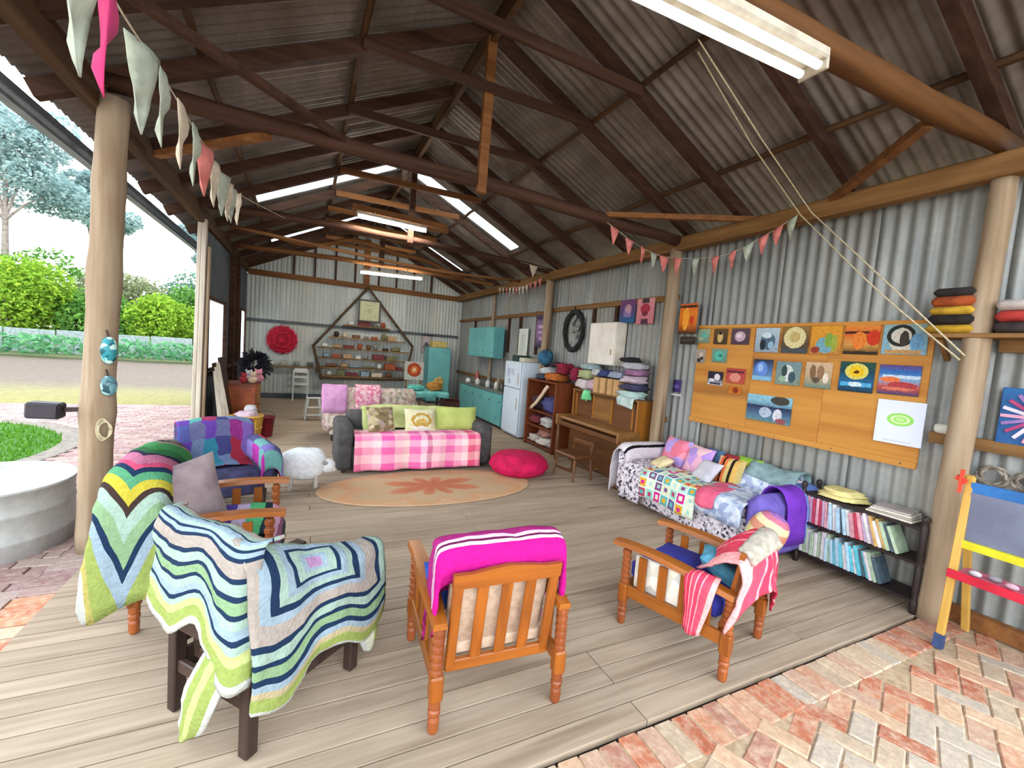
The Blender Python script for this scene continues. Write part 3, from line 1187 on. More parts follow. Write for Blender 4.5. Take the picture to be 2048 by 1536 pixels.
rows = [[(-.10, -.05, .44), (0, -.06, .45), (.12, -.05, .46), (.22, -.02, .45)],
        [(-.20, -.20, .56), (-.05, -.20, .63), (.10, -.20, .65), (.25, -.16, .55)],
        [(-.26, -.31, .62), (-.08, -.33, .70), (.08, -.335, .71), (.26, -.29, .62)],
        [(-.30, -.35, .52), (-.10, -.385, .62), (.06, -.39, .62), (.30, -.34, .48)],
        [(-.32, -.32, .38), (-.20, -.39, .52), (.04, -.40, .50), (.32, -.34, .32)],
        [(-.325, -.30, .26), (-.24, -.395, .46), (.06, -.41, .42), (.325, -.34, .17)]]
drape('coral_shawl', 'coral pink lacy crochet shawl hanging over the right armchair', 'shawl', rows, m_coral, 30, 26, .014, 11, .012, cR)
drape('cream_scarf', 'cream woollen band lying along the top of the coral shawl', 'scarf', [[(-.20, -.285, .665), (-.05, -.30, .715), (.1, -.30, .72), (.22, -.27, .665), (.275, -.24, .58)], [(-.22, -.335, .66), (-.05, -.36, .705), (.1, -.36, .71), (.24, -.325, .65), (.30, -.28, .56)], [(-.22, -.365, .62), (-.05, -.395, .655), (.1, -.40, .655), (.25, -.355, .60), (.305, -.31, .52)]], m_cream, 22, 8, .008, 12, .02, cR)
# side flap of the shawl through the left side slats
drape('coral_shawl_end', 'loose coral end of the shawl hanging down the open left side of the right armchair', 'shawl', [[(-.235, -.23, .50), (-.25, -.15, .50), (-.25, -.07, .49)], [(-.32, -.24, .47), (-.335, -.15, .49), (-.325, -.08, .47)], [(-.325, -.22, .36), (-.345, -.14, .37), (-.33, -.09, .36)], [(-.325, -.18, .20), (-.34, -.13, .19), (-.33, -.10, .21)]], m_coral, 12, 16, .012, 12, .012, cR)

# ---------------------------------------------------------------- dark armchair under the striped crochet blanket
cL = armchair('dark_armchair', 'dark stained armchair at left front under a green and navy striped blanket', (-.085, 2.11, 0), math.radians(-49.5), w=.45, d=.52, armz=.47, crest=.84, tilt=.05, dark=True)
GRN, NVY, MNT, BGE, LIM, WHT, SKY = '#789470', '#1a2c46', '#8ca296', '#958c84', '#84924e', '#acaea8', '#8496a2'
LK = [(5, WHT), (9, LIM), (5, '#a4ac70'), (4, MNT), (3, NVY), (5, SKY), (5, MNT), (2.4, NVY), (5, GRN), (2.4, NVY), (5, MNT), (2.4, NVY), (9, BGE), (3.4, NVY), (4, SKY), (2.6, NVY), (5, MNT), (6, SKY), (2, NVY), (6, MNT), (6, BGE)]
m_lk = striped('green_navy_stripes', LK, 'y', .02)
# back panel: hangs down behind the backrest
hb = .245
rows = []
for (q, y, z) in ((0, -.345, .50), (.25, -.335, .60), (.5, -.325, .70), (.75, -.315, .82), (.9, -.29, .868), (1, -.22, .85)):
    dz = 0 if q > .6 else (.02*math.sin(q*9))
    rows.append([(-hb-.05, y+.03, z-.05*(1-q)+.0), (-hb-.02, y, z), (-.1, y-.02, z-.005-.06*(1-q)), (.06, y-.015, z+.02*(1-q)), (.18, y-.025, z-.13*(1-q)), (hb+.02, y-.03, z-.17*(1-q)), (hb+.055, y+.03, z-.15*(1-q))])
drape('striped_blanket', 'green, navy and cream striped crochet blanket over the back of the dark armchair', 'blanket', rows, m_lk, 30, 30, .012, 9, .014, cL)
# side panel over the right arm with the concentric pattern
SQ = [(5, '#9c789c'), (4, SKY), (5, MNT), (2.4, NVY), (5, SKY), (5, MNT), (4.5, NVY), (5, SKY), (10, BGE), (4, NVY), (6, MNT), (3, NVY), (6, GRN), (4, NVY), (5, SKY), (6, '#a49878'), (12, LIM), (5, WHT)]
m_sq = squares('green_navy_square', SQ, .42, .80, 1.0, 1.22, .02)
rows = []
xs = hb+.035
for q, z0, z1, bul in ((0, .26, .25, .05), (.2, .36, .34, .06), (.45, .50, .47, .05), (.7, .66, .565, .035), (.85, .78, .62, .012), (1.0, .875, .63, -.06)):
    r = []
    for k in range(6):
        y = -.335 + .695*k/5
        z = z0 + (z1-z0)*min(1, (k/5)*1.05)
        z -= (.03 if q > .5 else 0)*math.sin(PI*k/5)
        z -= (1-q)*.05*math.sin(k*1.9)
        r.append((xs+bul+.012*math.sin(k*2.2), y, z))
    rows.append(r)
drape('crochet_blanket', 'large crochet blanket with a navy-outlined square draped down the right side of the dark armchair', 'blanket', rows, m_sq, 34, 34, .014, 8, .014, cL)
drape('blanket_corner', 'pointed lime corner of blanket hanging almost to the deck behind the dark armchair', 'blanket', [[(.10, -.345, .42), (.18, -.36, .42), (.25, -.35, .40)], [(.04, -.37, .28), (.12, -.39, .28), (.2, -.37, .26)], [(-.01, -.36, .12), (.05, -.38, .11), (.12, -.36, .13)], [(-.03, -.35, .04), (-.01, -.36, .03), (.02, -.35, .05)]], striped('lime_corner_stripes', [(6, WHT), (10, LIM), (8, '#a4ac70'), (10, LIM), (6, WHT)], 'x', .02), 12, 18, .01, 9, .014, cL)
drape('blanket_tail', 'white-edged tail of the blanket hanging at the front right leg of the dark armchair', 'blanket', [[(.27, .24, .27), (.30, .30, .27), (.28, .36, .27)], [(.28, .25, .18), (.315, .31, .17), (.29, .36, .18)], [(.27, .30, .08), (.29, .33, .07), (.27, .37, .10)]], striped('white_lime_tail', [(6, WHT), (8, '#b8b8a4'), (8, LIM), (6, WHT)], 'x', .03), 10, 12, .01, 9, .014, cL)

# ---------------------------------------------------------------- high-backed armchair behind it
c2 = armchair('high_back_armchair', 'high-backed honey oak armchair at left under a green and pink crochet rug', (-.44, 3.04, 0), -PI/2, w=.62, d=.60, armz=.54, crest=.80, tilt=.10)
o = MB().box((0, .03, .34), (.52, .54, .16), None, .04).obj('seat_cushion', plain('dark_green_seat', '#24483c', '#183028', .9, 14), None, True, loc=(0, 0, 0))
o.location, o.rotation_euler = c2.location, c2.rotation_euler
tag(o, 'dark green seat cushion of the high-backed armchair', 'cushion')
o = MB().box((0, 0, 0), (.52, .13, .52), None, .05).obj('back_cushion', plain('grey_brown_back', '#4a4440', '#352f2c', .9, 14), None, True, loc=(0, 0, 0))
o.matrix_world = inframe(c2, TM((0, -.25, .64), (.18, 0, 0)))
tag(o, 'dark back cushion of the high-backed armchair', 'cushion')
m_mauve = plain('mauve_velvet', '#8f7f80', '#74666a', .8, 8, bump=.1)
cushion('mauve_cushion', 'plump mauve cushion leaning in the high-backed armchair', 'cushion', .40, .40, .16, inframe(c2, TM((.13, -.13, .65), (1.75, .15, -.85))), m_mauve)
GR = [(8, '#6c625c'), (4, '#2c2430'), (4, '#7c7064'), (10, '#347844'), (6, '#286038'), (3, '#242038'), (8, '#a86480'), (4, '#b44464'), (3.4, NVY), (5, '#4c8864'), (5, '#aca038'), (3, '#382c28'), (5, MNT), (5, GRN), (3, NVY), (5, SKY), (9, LIM), (6, '#a09858'), (4, WHT)]
m_gr = squares('green_pink_square', GR, .40, 1.0, .62, .80, .012, l1=True)
# sheet over the back: local x from far side (-) to near side (+, towards the camera)
rows = []
for q, y, z in ((0, -.16, .66), (.2, -.20, .82), (.4, -.30, .90), (.6, -.41, .86), (.8, -.45, .68), (1, -.47, .46)):
    rows.append([(-.30, y, z-.02), (-.12, y, z), (.1, y, z+.01), (.26, y, z-.01), (.335, y-.01, z-.10), (.375, y-.02, z*.55+.06), (.385, y-.03, .17+.05*math.sin(q*7))])
drape('granny_square_rug', 'green, pink and navy crochet rug draped over the high-backed armchair', 'blanket', [list(r) for r in zip(*rows)][::-1], m_gr, 32, 34, .014, 8, .014, c2)
m_seat2 = striped('seat_crochet', [(8, '#2c3a34'), (5, '#4a3a8c'), (6, '#b8a8c8'), (7, '#4fa870'), (4, '#20303c'), (6, '#c89ab4'), (6, '#8c5a78'), (6, '#384048')], 'y', .03)
drape('lap_rug', 'small multicoloured crochet lap rug over the seat front of the high-backed armchair', 'blanket', [[(-.24, -.1, .44), (0, -.1, .45), (.24, -.1, .44)], [(-.25, .12, .445), (0, .12, .45), (.25, .12, .445)], [(-.25, .30, .43), (0, .31, .435), (.25, .30, .43)], [(-.25, .36, .30), (0, .37, .30), (.25, .36, .30)]], m_seat2, 16, 16, .01, 9, .014, c2)

# ---------------------------------------------------------------- patchwork armchair further back
pw = thing('patchwork_armchair', 'purple patchwork covered armchair behind the high-backed one', 'armchair', (-.63, 4.62, 0), PI+.32)
m_pw = patches('purple_patchwork', 6, 5, ['#4a4f8a', '#7c2a6c', '#5f6f8c', '#8c3054', '#6c5090', '#2f6f84', '#5c5c80', '#8c2838', '#5a3a8c', '#4f8f88', '#8c5c98', '#3c3c6c'], .1)
m_ind = plain('indigo_upholstery', '#3a3a5c', '#28283f', .9, 12)
MB().box((0, .02, .24), (.56, .56, .2), None, .03).obj('seat', m_ind, pw, True)
MB().box((0, -.34, .44), (.58, .13, .54), (.14, 0, 0), .06).obj('backrest', m_ind, pw, True)
for sx in (-1, 1):
    MB().box((sx*.32, .02, .38), (.14, .58, .34), None, .06).obj('arm', m_ind, pw, True)
    for sy in (-1, 1):
        MB().lathe([(.018, 0), (.026, .17)], 8, (sx*.28, sy*.24, 0)).obj('leg', m_dark, pw)
rows = []
for y, z in ((.02, .36), (-.16, .37), (-.22, .46), (-.255, .60), (-.30, .70), (-.375, .735), (-.45, .70), (-.445, .5)):
    rows.append([(-.31, y, z-.03), (-.16, y-.01, z), (0, y-.012, z+.01), (.16, y-.01, z), (.31, y, z-.03)])
drape('patchwork_cover', 'purple, teal and crimson patchwork cover over the back of the patchwork armchair', 'cover', rows, m_pw, 20, 28, .01, 8, .014, pw)
m_pa = patches('purple_arm_patchwork', 4, 4, ['#6a5f9c', '#9a2f88', '#5f8f8c', '#b02c40', '#7c6aa8', '#4a4a70'], .06, seed=5)
rows = []
for x, z in ((-.235, .38), (-.245, .53), (-.29, .575), (-.36, .56), (-.405, .46), (-.41, .28)):
    rows.append([(x, -.24, z), (x, 0, z+.005), (x, .24, z), (x, .325, z-.03), (x, .335, max(.22, z-.2))])
drape('patchwork_arm_cover', 'purple and red patchwork cover over the right-hand arm of the patchwork armchair', 'cover', rows, m_pa, 18, 18, .01, 8, .014, pw)

# ---------------------------------------------------------------- white sheep-shaped stool
sh = thing('fleecy_footstool', 'low white fleecy footstool shaped like a sheep beside the dark sofa', 'footstool', (.08, 5.0, 0), .05)
m_fleece = plain('white_fleece', '#dde0e2', '#c8ccd0', .95, 26, bump=.6)
MB().ell((-.05, 0, .25), (.235, .165, .17), 24, 16, None, .8, .08).obj('body', m_fleece, sh, True)
MB().ell((.19, -.03, .22), (.085, .07, .08), 14, 10, (0, .5, 0), 1, .05).obj('head', m_fleece, sh, True)
MB().ell((.16, -.10, .27), (.035, .015, .022), 8, 6, (0, .4, .4)).obj('ear', plain('grey_ear', '#9a9a98'), sh, True)
MB().ell((.255, -.04, .18), (.03, .035, .03), 8, 6).obj('muzzle', plain('cream_muzzle', '#c8bcae'), sh, True)
for x in (-.16, .08):
    for y in (-.09, .09):
        MB().lathe([(.024, 0), (.022, .04), (.028, .14)], 10, (x, y, 0)).obj('leg', plain('cream_leg', '#b8b0a4'), sh, True)

# ---------------------------------------------------------------- round rug and pouf
s = NT('terracotta_leaf_rug')
t_ = s.n('TexCoord')
sp_ = s.n('SeparateXYZ')
s.l(t_.outputs['Object'], sp_.inputs[0])
xx = s.math('DIVIDE', sp_.outputs['X'], 1.22)
yy = s.math('DIVIDE', sp_.outputs['Y'], .62)
rr = s.math('SQRT', s.math('ADD', s.math('MULTIPLY', xx, xx), s.math('MULTIPLY', yy, yy)))
an = s.math('ARCTAN2', sp_.outputs['Y'], sp_.outputs['X'])
pet = s.math('ABSOLUTE', s.math('SINE', s.math('MULTIPLY', an, 4.0)))
f_ = s.math('SUBTRACT', rr, s.math('MULTIPLY', pet, .28))
nz_ = s.noise(t_.outputs['Object'], 14, 5, .7)
f_ = s.math('ADD', f_, s.math('MULTIPLY', s.math('SUBTRACT', nz_, .5), .25))
c_ = s.ramp(f_, [(0, '#ae6a50'), (.18, '#b4775a'), (.26, '#b39878'), (.5, '#b09678'), (.66, '#bb8e6a'), (.78, '#b89c7c'), (.9, '#bb9270'), (1, '#b49c80')])
s.fin(c_, .95, 0, .05)
m_rug = s.m
mb = MB()
n = 56
pts = []
for k in range(n):
    a = 2*PI*k/n
    pts.append((1.22*math.cos(a)*(1+.01*math.sin(5*a)), .60*math.sin(a)))
mb.add([(x, y, .004) for x, y in pts] + [(x*.985, y*.985, .012) for x, y in pts] + [(0, 0, .012)], [(k, (k+1) % n, n+(k+1) % n, n+k) for k in range(n)] + [(n+k, n+(k+1) % n, 2*n) for k in range(n)])
o = mb.obj('oval_rug', m_rug, loc=(1.38, 4.72, 0))
tag(o, 'faded terracotta oval rug with a leaf pattern in front of the dark sofa', 'rug')
pf = thing('floor_pouf', 'round crimson floor pouf beside the dark sofa', 'pouf', (2.62, 5.02, 0))
m_crim = plain('crimson_fabric', '#c00c4c', '#9a083c', .85, 10, bump=.1)
MB().lathe([(.02, .0), (.26, .004), (.355, .05), (.39, .12), (.375, .19), (.30, .255), (.18, .283), (.05, .29), (.012, .284)], 32).obj('body', m_crim, pf, True)
MB().lathe([(.389, .11), (.398, .118), (.398, .126), (.388, .134)], 32, cap=False).obj('piping', m_crim, pf, True)
MB().lathe([(.03, .28), (.032, .29), (.018, .296), (.002, .297)], 12).obj('button', m_crim, pf, True)

# ---------------------------------------------------------------- dark sofa with pink plaid throw
sf = thing('dark_sofa', 'charcoal sofa facing the camera under a pink plaid throw', 'sofa', (1.38, 5.75, 0))
m_char = plain('charcoal_upholstery', '#4c4a4a', '#383636', .85, 12, bump=.1)
for x in (-.90, .90):
    MB().box((x, .02, .31), (.19, .78, .54), None, .035).obj('arm', m_char, sf, True)
    for y in (-.30, .34):
        MB().box((x, y, .025), (.06, .06, .05), None, .006).obj('foot', m_dark, sf)
MB().box((0, 0, .2), (1.62, .74, .26), None, .02).obj('base', m_char, sf, True)
MB().box((0, .33, .42), (1.7, .16, .5), (-.1, 0, 0), .05).obj('backrest', m_char, sf, True)
for x in (-.405, .405):
    MB().box((x, -.06, .38), (.79, .6, .14), None, .04).obj('seat_cushion', m_char, sf, True)
s = NT('pink_plaid')
x_, y_, _v = uvxy(s, .012)
cx = s.ramp(x_, bands([(4, '#d87090'), (6, '#e8a0b4'), (5, '#e4b8c0'), (8, '#e058a4'), (5, '#e0a8b4'), (4, '#d8b8b4'), (7, '#dc64a8'), (4, '#f0b8cc'), (3, '#b05078'), (5, '#e8b0bc'), (4, '#d8a0ac'), (6, '#d85a9c'), (5, '#e49ab0'), (4, '#ecc0c4'), (5, '#d84868'), (4, '#e88898')]), True)
cy = s.ramp(y_, bands([(5, '#e06a9c'), (6, '#f0dcd8'), (5, '#e480ac'), (6, '#f4e4e0'), (6, '#e060a4'), (6, '#f0d0d8'), (6, '#e478b0'), (6, '#f0e0e0')]), True)
c_ = s.mix(.35, cx, cy)
s.fin(c_, .9, 0, .1)
m_plaid = s.m
rows = []
for y, z in ((-.02, .46), (-.25, .465), (-.385, .45), (-.425, .36), (-.43, .20), (-.43, .035)):
    r = []
    for k in range(9):
        x = -.80+1.6*k/8
        wv = .014*math.sin(k*2.4) if z < .4 else 0
        r.append((x*(1+.0*z), y-.01+wv, z+(.012 if z < .1 and k % 2 else 0)))
    rows.append(r)
drape('plaid_throw', 'pink and cream plaid throw over the seat of the dark sofa', 'throw', rows[::-1], m_plaid, 48, 22, .012, 7, .01, sf)
m_lime = plain('pale_lime_cotton', '#bcc487', '#a5ae6c', .9, 7, bump=.15)
rows = []
for y, z in ((-.02, .47), (.12, .52), (.19, .64), (.26, .725), (.36, .72), (.44, .60)):
    rows.append([(-.66, y, z-.02), (-.3, y, z+.01), (.1, y+.01, z), (.5, y, z-.01), (.82, y, z-.03)])
drape('lime_cover', 'pale lime cloth over the back of the dark sofa', 'cover', rows, m_lime, 24, 18, .014, 5, .01, sf)
cushion('lime_cushion', 'plain lime cushion at the right end of the dark sofa', 'cushion', .60, .34, .16, TM((1.98, 5.78, .60), (1.25, 0, 0)), plain('lime_cushion_cotton', '#b4bf6e', '#9caa58', .9, 5))
m_yel = painting('cream_yellow_print', ['#d8d8b0', '#d4cca0', '#d8d4b4'], [('o', .5, .55, .32, .3, '#b89648'), ('c', .5, .45, .18, .16, '#c8a858'), ('c', .45, .2, .3, .12, '#dcdcd0')], False, ('X', 'Z'), .08, .9)
cushion('printed_cushion', 'cream cushion with a yellow motif in the middle of the dark sofa', 'cushion', .42, .32, .13, TM((1.42, 5.62, .60), (1.2, 0, 0)), m_yel)
m_fl2 = blotch('brown_floral', ['#8f7f62', '#a89878', '#6c5f48', '#b8a88c', '#7f7050', '#9c8a84'], 18)
cushion('floral_cushion', 'brown and grey floral cushion at the left end of the dark sofa', 'cushion', .36, .36, .15, TM((.92, 5.66, .60), (1.15, 0, .25)), m_fl2)

# ---------------------------------------------------------------- quilt covered sofa on the right wall
qs = thing('quilt_sofa', 'low sofa against the corrugated wall covered in quilts and crochet', 'sofa', (3.72, 3.05, 0), -PI/2)
m_lilac = blotch('speckled_grey_fabric', ['#c8c0c4', '#b4acb4', '#d4ccd0', '#8a8490', '#cdc4cc', '#3c3a44', '#c4bcc4'], 42)
# local x runs along the wall (-x = near end), local y towards wall
MB().box((0, -.02, .2), (1.62, .70, .3), None, .03).obj('base', m_lilac, qs, True)
MB().box((0, .29, .42), (1.76, .16, .46), (-.12, 0, 0), .06).obj('backrest', m_lilac, qs, True)
MB().box((-.82, -.02, .33), (.20, .74, .56), None, .08).obj('arm', m_lilac, qs, True)
MB().box((.82, -.02, .31), (.20, .74, .54), None, .08).obj('arm', plain('violet_arm', '#6a5aa8', '#50448c', .9), qs, True)
for k in range(2):
    MB().box((-.36+.72*k, -.06, .39), (.70, .58, .13), None, .04).obj('seat_cushion', m_lilac, qs, True)
for x in (-.8, .8):
    for y in (-.3, .28):
        MB().box((x, y, .025), (.06, .06, .05)).obj('foot', m_dark, qs)
rows = []
for y, z in ((.1, .47), (-.1, .475), (-.28, .475), (-.40, .45), (-.43, .33), (-.44, .18)):
    rows.append([(x, y+.01*math.sin(x*9), z+.008*math.sin(x*11)) for x in (-.30, -.12, .06, .24, .42)])
PWP = ['#a8cfc4', '#4f9aa0', '#d4a02c', '#7a4a78', '#d8d4b0', '#c82c88', '#8fc4b8', '#6a5a8c', '#d8dcc4', '#b04060', '#5fa8a8']
m_quilt = patches('mint_patchwork', 7, 7, PWP, .02, '#cfe0d0')
drape('patchwork_quilt', 'mint, mustard and magenta patchwork crochet hanging over the front of the quilt sofa', 'quilt', rows, m_quilt, 22, 22, .012, 8, .012, qs)
rows = []
for y, z in ((.05, .47), (-.2, .475), (-.39, .45), (-.44, .30), (-.45, .08)):
    rows.append([(x, y, z+.004*math.sin(x*17)) for x in (.40, .55, .72)])
drape('speckled_throw', 'grey and black speckled throw over the far seat of the quilt sofa', 'throw', rows, m_lilac, 14, 16, .01, 8, .01, qs)
rows = []
for x, z in ((.70, .48), (.72, .58), (.78, .64), (.88, .63), (.945, .54), (.96, .30), (.96, .10)):
    rows.append([(x, -.40, z-.06), (x, -.3, z), (x, 0, z+.005), (x, .26, z)])
drape('speckled_arm_throw', 'white speckled cloth with a black band over the far arm of the quilt sofa', 'throw', [list(r) for r in zip(*rows)], striped('speckled_black_band', [(10, '#c4bcc4'), (3, '#17151a'), (16, '#ccc4c8'), (6, '#b8b0ba'), (12, '#cfc6cc')], 'x', .02), 18, 16, .01, 8, .01, qs)
m_blu = blotch('pale_blue_print', ['#a8b4c8', '#b8c0d0', '#98a4c0', '#c4ccd8', '#8894b4'], 22)
rows = []
for y, z in ((-.42, .28), (-.40, .46), (-.2, .49), (.08, .50), (.17, .62), (.27, .70), (.36, .68), (.40, .55)):
    rows.append([(x, y, z+.01*math.sin(x*13)) for x in (-.76, -.62, -.46, -.30)])
drape('pale_blue_throw', 'pale blue and white printed throw over the near part of the quilt sofa', 'throw', rows, m_blu, 16, 26, .014, 8, .01, qs)
m_teal2 = plain('grey_teal_cloth', '#7f989a', '#63797e', .9, 14, bump=.3)
rows = []
for y, z in ((.14, .60), (.21, .695), (.30, .72), (.38, .68), (.40, .5)):
    rows.append([(x, y, z+.012*math.sin(x*13)) for x in (-.82, -.66, -.50, -.36)])
drape('grey_teal_cloth', 'grey-teal cloth over the near end of the quilt sofa backrest', 'cloth', rows, m_teal2, 14, 14, .014, 9, .012, qs)
# violet and blue cloths over the near arm
for k, (y0, y1, mm, nm, lb) in enumerate(((-.12, .14, plain('violet_cloth', '#6a2fa8', '#51208c', .85, 7), 'violet_cloth', 'violet cloth over the near arm of the quilt sofa'), (.13, .36, plain('cornflower_cloth', '#6c88c8', '#546cae', .85, 7), 'cornflower_cloth', 'cornflower blue cloth over the near arm beside the bookcase'))):
    rows = []
    for x, z in ((-.70, .50), (-.74, .60), (-.82, .635), (-.91, .60), (-.95, .45), (-.955, .18)):
        rows.append([(x, y0, z), (x-.008, (y0+y1)/2, z), (x, y1, z)])
    drape(nm, lb, 'cloth', rows, mm, 10, 18, .008, 8, .01, qs)
# round crochet ball-shaped cushion on the near arm front
o = MB().ell((0, 0, 0), (.135, .135, .17), 20, 14, None, .85, .04)
m_ball = striped('crochet_roll', [(4, '#3a4ca0'), (4, '#7a88c8'), (5, '#d8d0b0'), (7, '#cfc28c'), (4, '#c88870'), (5, '#d8c8a0'), (5, '#c07088'), (6, '#9a6ab0')], 'y', .06)
o = o.obj('crochet_bolster', m_ball, None, True, loc=(3.36, 2.10, .33))
o.rotation_euler = (.35, .25, 0)
tag(o, 'rounded yellow and violet crochet bolster hanging over the near arm front of the quilt sofa', 'bolster')
m_pinkc = plain('coral_pink_cloth', '#d4607c', '#b84a68', .9, 10)
drape('pink_cloth', 'coral pink cloth lying on the seat edge of the quilt sofa', 'cloth', [[(-.44, .0, .50), (-.36, .0, .505), (-.28, .0, .50)], [(-.48, -.25, .50), (-.38, -.25, .505), (-.28, -.25, .50)], [(-.50, -.41, .47), (-.40, -.42, .48), (-.30, -.41, .47)], [(-.50, -.45, .36), (-.40, -.46, .34), (-.32, -.45, .36)]], m_pinkc, 12, 14, .012, 9, .012, qs)
# cushions along the sofa
RQ = PI/2
def qcush(x, y, z, w, h, th, lean, yawr, m, nm, lb):
    M = inframe(qs, TM((-x, y, z), (PI/2-lean, 0, -yawr)))
    cushion(nm, lb, 'cushion', w, h, th, M, m, 'cushions on the quilt sofa')
qcush(.50, .14, .60, .40, .34, .13, .35, .1, blotch('rose_lilac_print', ['#d07890', '#c87c9c', '#b090c8', '#d88898', '#cc6c80', '#a48cc8'], 9), 'rose_cushion', 'rose and lilac cushion at the far end of the quilt sofa')
qcush(.16, .10, .59, .36, .34, .12, .4, .15, blotch('lilac_pink_print', ['#b088c8', '#d0a0b4', '#9c80c0', '#d8b0b8', '#c490b0'], 9), 'lilac_cushion', 'lilac and pink cushion second from the far end of the quilt sofa')
qcush(.08, .24, .66, .22, .16, .08, .3, 0, plain('slate_blue_cotton', '#4a6a8c', '#2e4a68', .9, 9), 'slate_cushion', 'small slate blue cushion on top of the quilt sofa back')
qcush(-.12, .24, .66, .18, .14, .08, .3, .1, plain('dark_red_cotton', '#9a2c34', '#742028', .9, 9), 'red_cushion', 'small dark red cushion on top of the quilt sofa back')
qcush(-.22, .10, .58, .28, .30, .10, .4, -.1, striped('orange_black_stripes', [(4, '#d8a888'), (3, '#c85a30'), (2, '#241818'), (3, '#d87040'), (4, '#c8b070'), (3, '#241c18'), (5, '#c8a058'), (4, '#b8a468')], 'x', .01), 'striped_cushion', 'orange, black and ochre striped cushion on the quilt sofa')
qcush(-.32, .25, .67, .26, .15, .08, .3, 0, striped('green_yellow_bands', [(5, '#4f8f3c'), (4, '#c8c83c'), (4, '#7fa83c')], 'y', .02), 'green_cushion', 'small green and yellow cushion on top of the quilt sofa back')
qcush(-.06, -.02, .55, .28, .26, .09, .7, .2, plain('pale_grey_cotton', '#c0bcc4', '#a8a4b0', .9, 8), 'grey_cushion', 'pale grey cushion lying in the middle of the quilt sofa')
qcush(.42, -.14, .52, .22, .2, .08, 1.1, .3, plain('cream_small_cotton', '#d0c098', '#b8a880', .9, 8), 'cream_cushion', 'small cream cushion lying on the far seat of the quilt sofa')

# ---------------------------------------------------------------- bookcase and books
bc = thing('bookcase', 'low black open bookcase beside the pale post', 'bookcase', (3.98, 1.75, 0))
m_blk = wood('black_brown_wood', '#2e2220', '#1a1211', 1, .5, .04, .15, .35, 16)
HY = .40
for sx in (-1, 1):
    for sy in (-1, 1):
        MB().lathe([(.018, 0), (.022, .03), (.022, .08), (.015, .1), (.021, .16), (.021, .33), (.014, .35), (.021, .38), (.021, .62), (.014, .64), (.024, .665), (.018, .69), (.004, .70)], 10, (sx*.105, sy*HY, 0)).obj('corner_post', m_blk, bc, True)
for z in (.09, .355, .60):
    MB().box((0, 0, z), (.24, 2*HY, .022), None, .004).obj('shelf', m_blk, bc)
for sy in (-1, 1):
    for z in (.14, .41):
        MB().box((0, sy*HY, z), (.19, .014, .025)).obj('end_rail', m_blk, bc)
BC = {'pink': ('#cf9aa4', '#b07884'), 'white': ('#d4d0d0', '#b4b0b4'), 'pale blue': ('#a8c4d4', '#88a4b8'), 'crimson': ('#b03a50', '#902c40'), 'aqua': ('#6cc0d0', '#4a9cb0'), 'lilac': ('#b8a4bc', '#9c88a4'), 'ochre': ('#c8a468', '#a8864c'), 'sage': ('#a8bca0', '#889c84'), 'slate': ('#4c5c68', '#38464f')}
ORD = 'first second third fourth fifth sixth seventh eighth ninth tenth eleventh twelfth thirteenth fourteenth fifteenth sixteenth seventeenth eighteenth nineteenth twentieth twenty-first twenty-second twenty-third twenty-fourth twenty-fifth twenty-sixth twenty-seventh'.split()
def shelf_books(z, y_from, seq, shelf, lean_from):
    y = y_from
    rs = random.Random(int(z*100))
    for k, c in enumerate(seq):
        th = rs.uniform(.016, .03)
        h = rs.uniform(.185, .225)
        dp = rs.uniform(.13, .17)
        lean = rs.uniform(-.02, .02) + (.10 + .018*(k-lean_from) if k >= lean_from else .05)
        lean = min(lean, .42)
        # leaning away from the far end: top tilts towards the far end (+y)
        b = thing('book', '%s book, %s from the far end on the bookcase %s shelf' % (c, ORD[k], shelf), 'book', (3.945, y, z), 0, 'books on the %s shelf' % shelf)
        b.rotation_euler = (-lean, 0, 0)
        cc = BC[c]
        off = .0
        MB().box((0, -th/2, h/2), (dp, th, h), None, .002).obj('cover', plain('book_'+c.replace(' ', '_'), cc[0], cc[1], .6, 20, vary=.1), b)
        MB().box((.006, -th/2, h/2+.0015), (dp-.006, th-.005, h), None, 0).obj('pages', plain('book_pages', '#cfc8b8', '#b8b0a0', .9, 40), b)
        y -= th/math.cos(lean)+.0025
shelf_books(.367, 2.13, ['white', 'pink', 'lilac', 'crimson', 'pink', 'crimson', 'lilac', 'pink', 'white', 'pale blue', 'white', 'pale blue', 'slate', 'pale blue', 'white', 'pink', 'crimson', 'pink', 'lilac', 'white', 'lilac', 'ochre', 'white', 'ochre', 'sage', 'slate', 'sage'], 'upper', 9)
shelf_books(.102, 2.13, ['white', 'sage', 'white', 'sage', 'white', 'sage', 'white', 'pale blue', 'sage', 'pale blue', 'aqua', 'pale blue', 'aqua', 'white', 'pale blue', 'aqua', 'white', 'aqua', 'slate', 'aqua', 'white', 'sage', 'slate'], 'lower', 8)
m_mg = plain('cream_paper', '#d4cfc0', '#bcb6a4', .8, 30)
for k in range(4):
    o = MB().box((0, 0, 0), (.20, .28-.02*k, .014), None, .003).obj('magazine', m_mg if k % 2 == 0 else plain('grey_paper', '#a8a09c'), loc=(3.97, 1.56, .619+.0155*k))
    o.rotation_euler = (0, 0, .05*k)
    tag(o, ['lowest', 'second', 'third', 'topmost'][k] + ' magazine in the flat pile on top of the black bookcase', 'magazine', 'magazines on the bookcase')
for k, (w, z, lb) in enumerate(((.30, .635, 'larger pale yellow folded cloth on the far end of the black bookcase'), (.24, .672, 'smaller pale yellow folded cloth lying on the larger one'))):
    o = crumple(3.97, 1.92-.01*k, z-.024, (.10, w/2, .026), .55).obj('folded_cloth', plain('pale_yellow_cloth', '#d0c488', '#b8aa68', .9, 20, bump=.4), None, True)
    tag(o, lb, 'cloth')
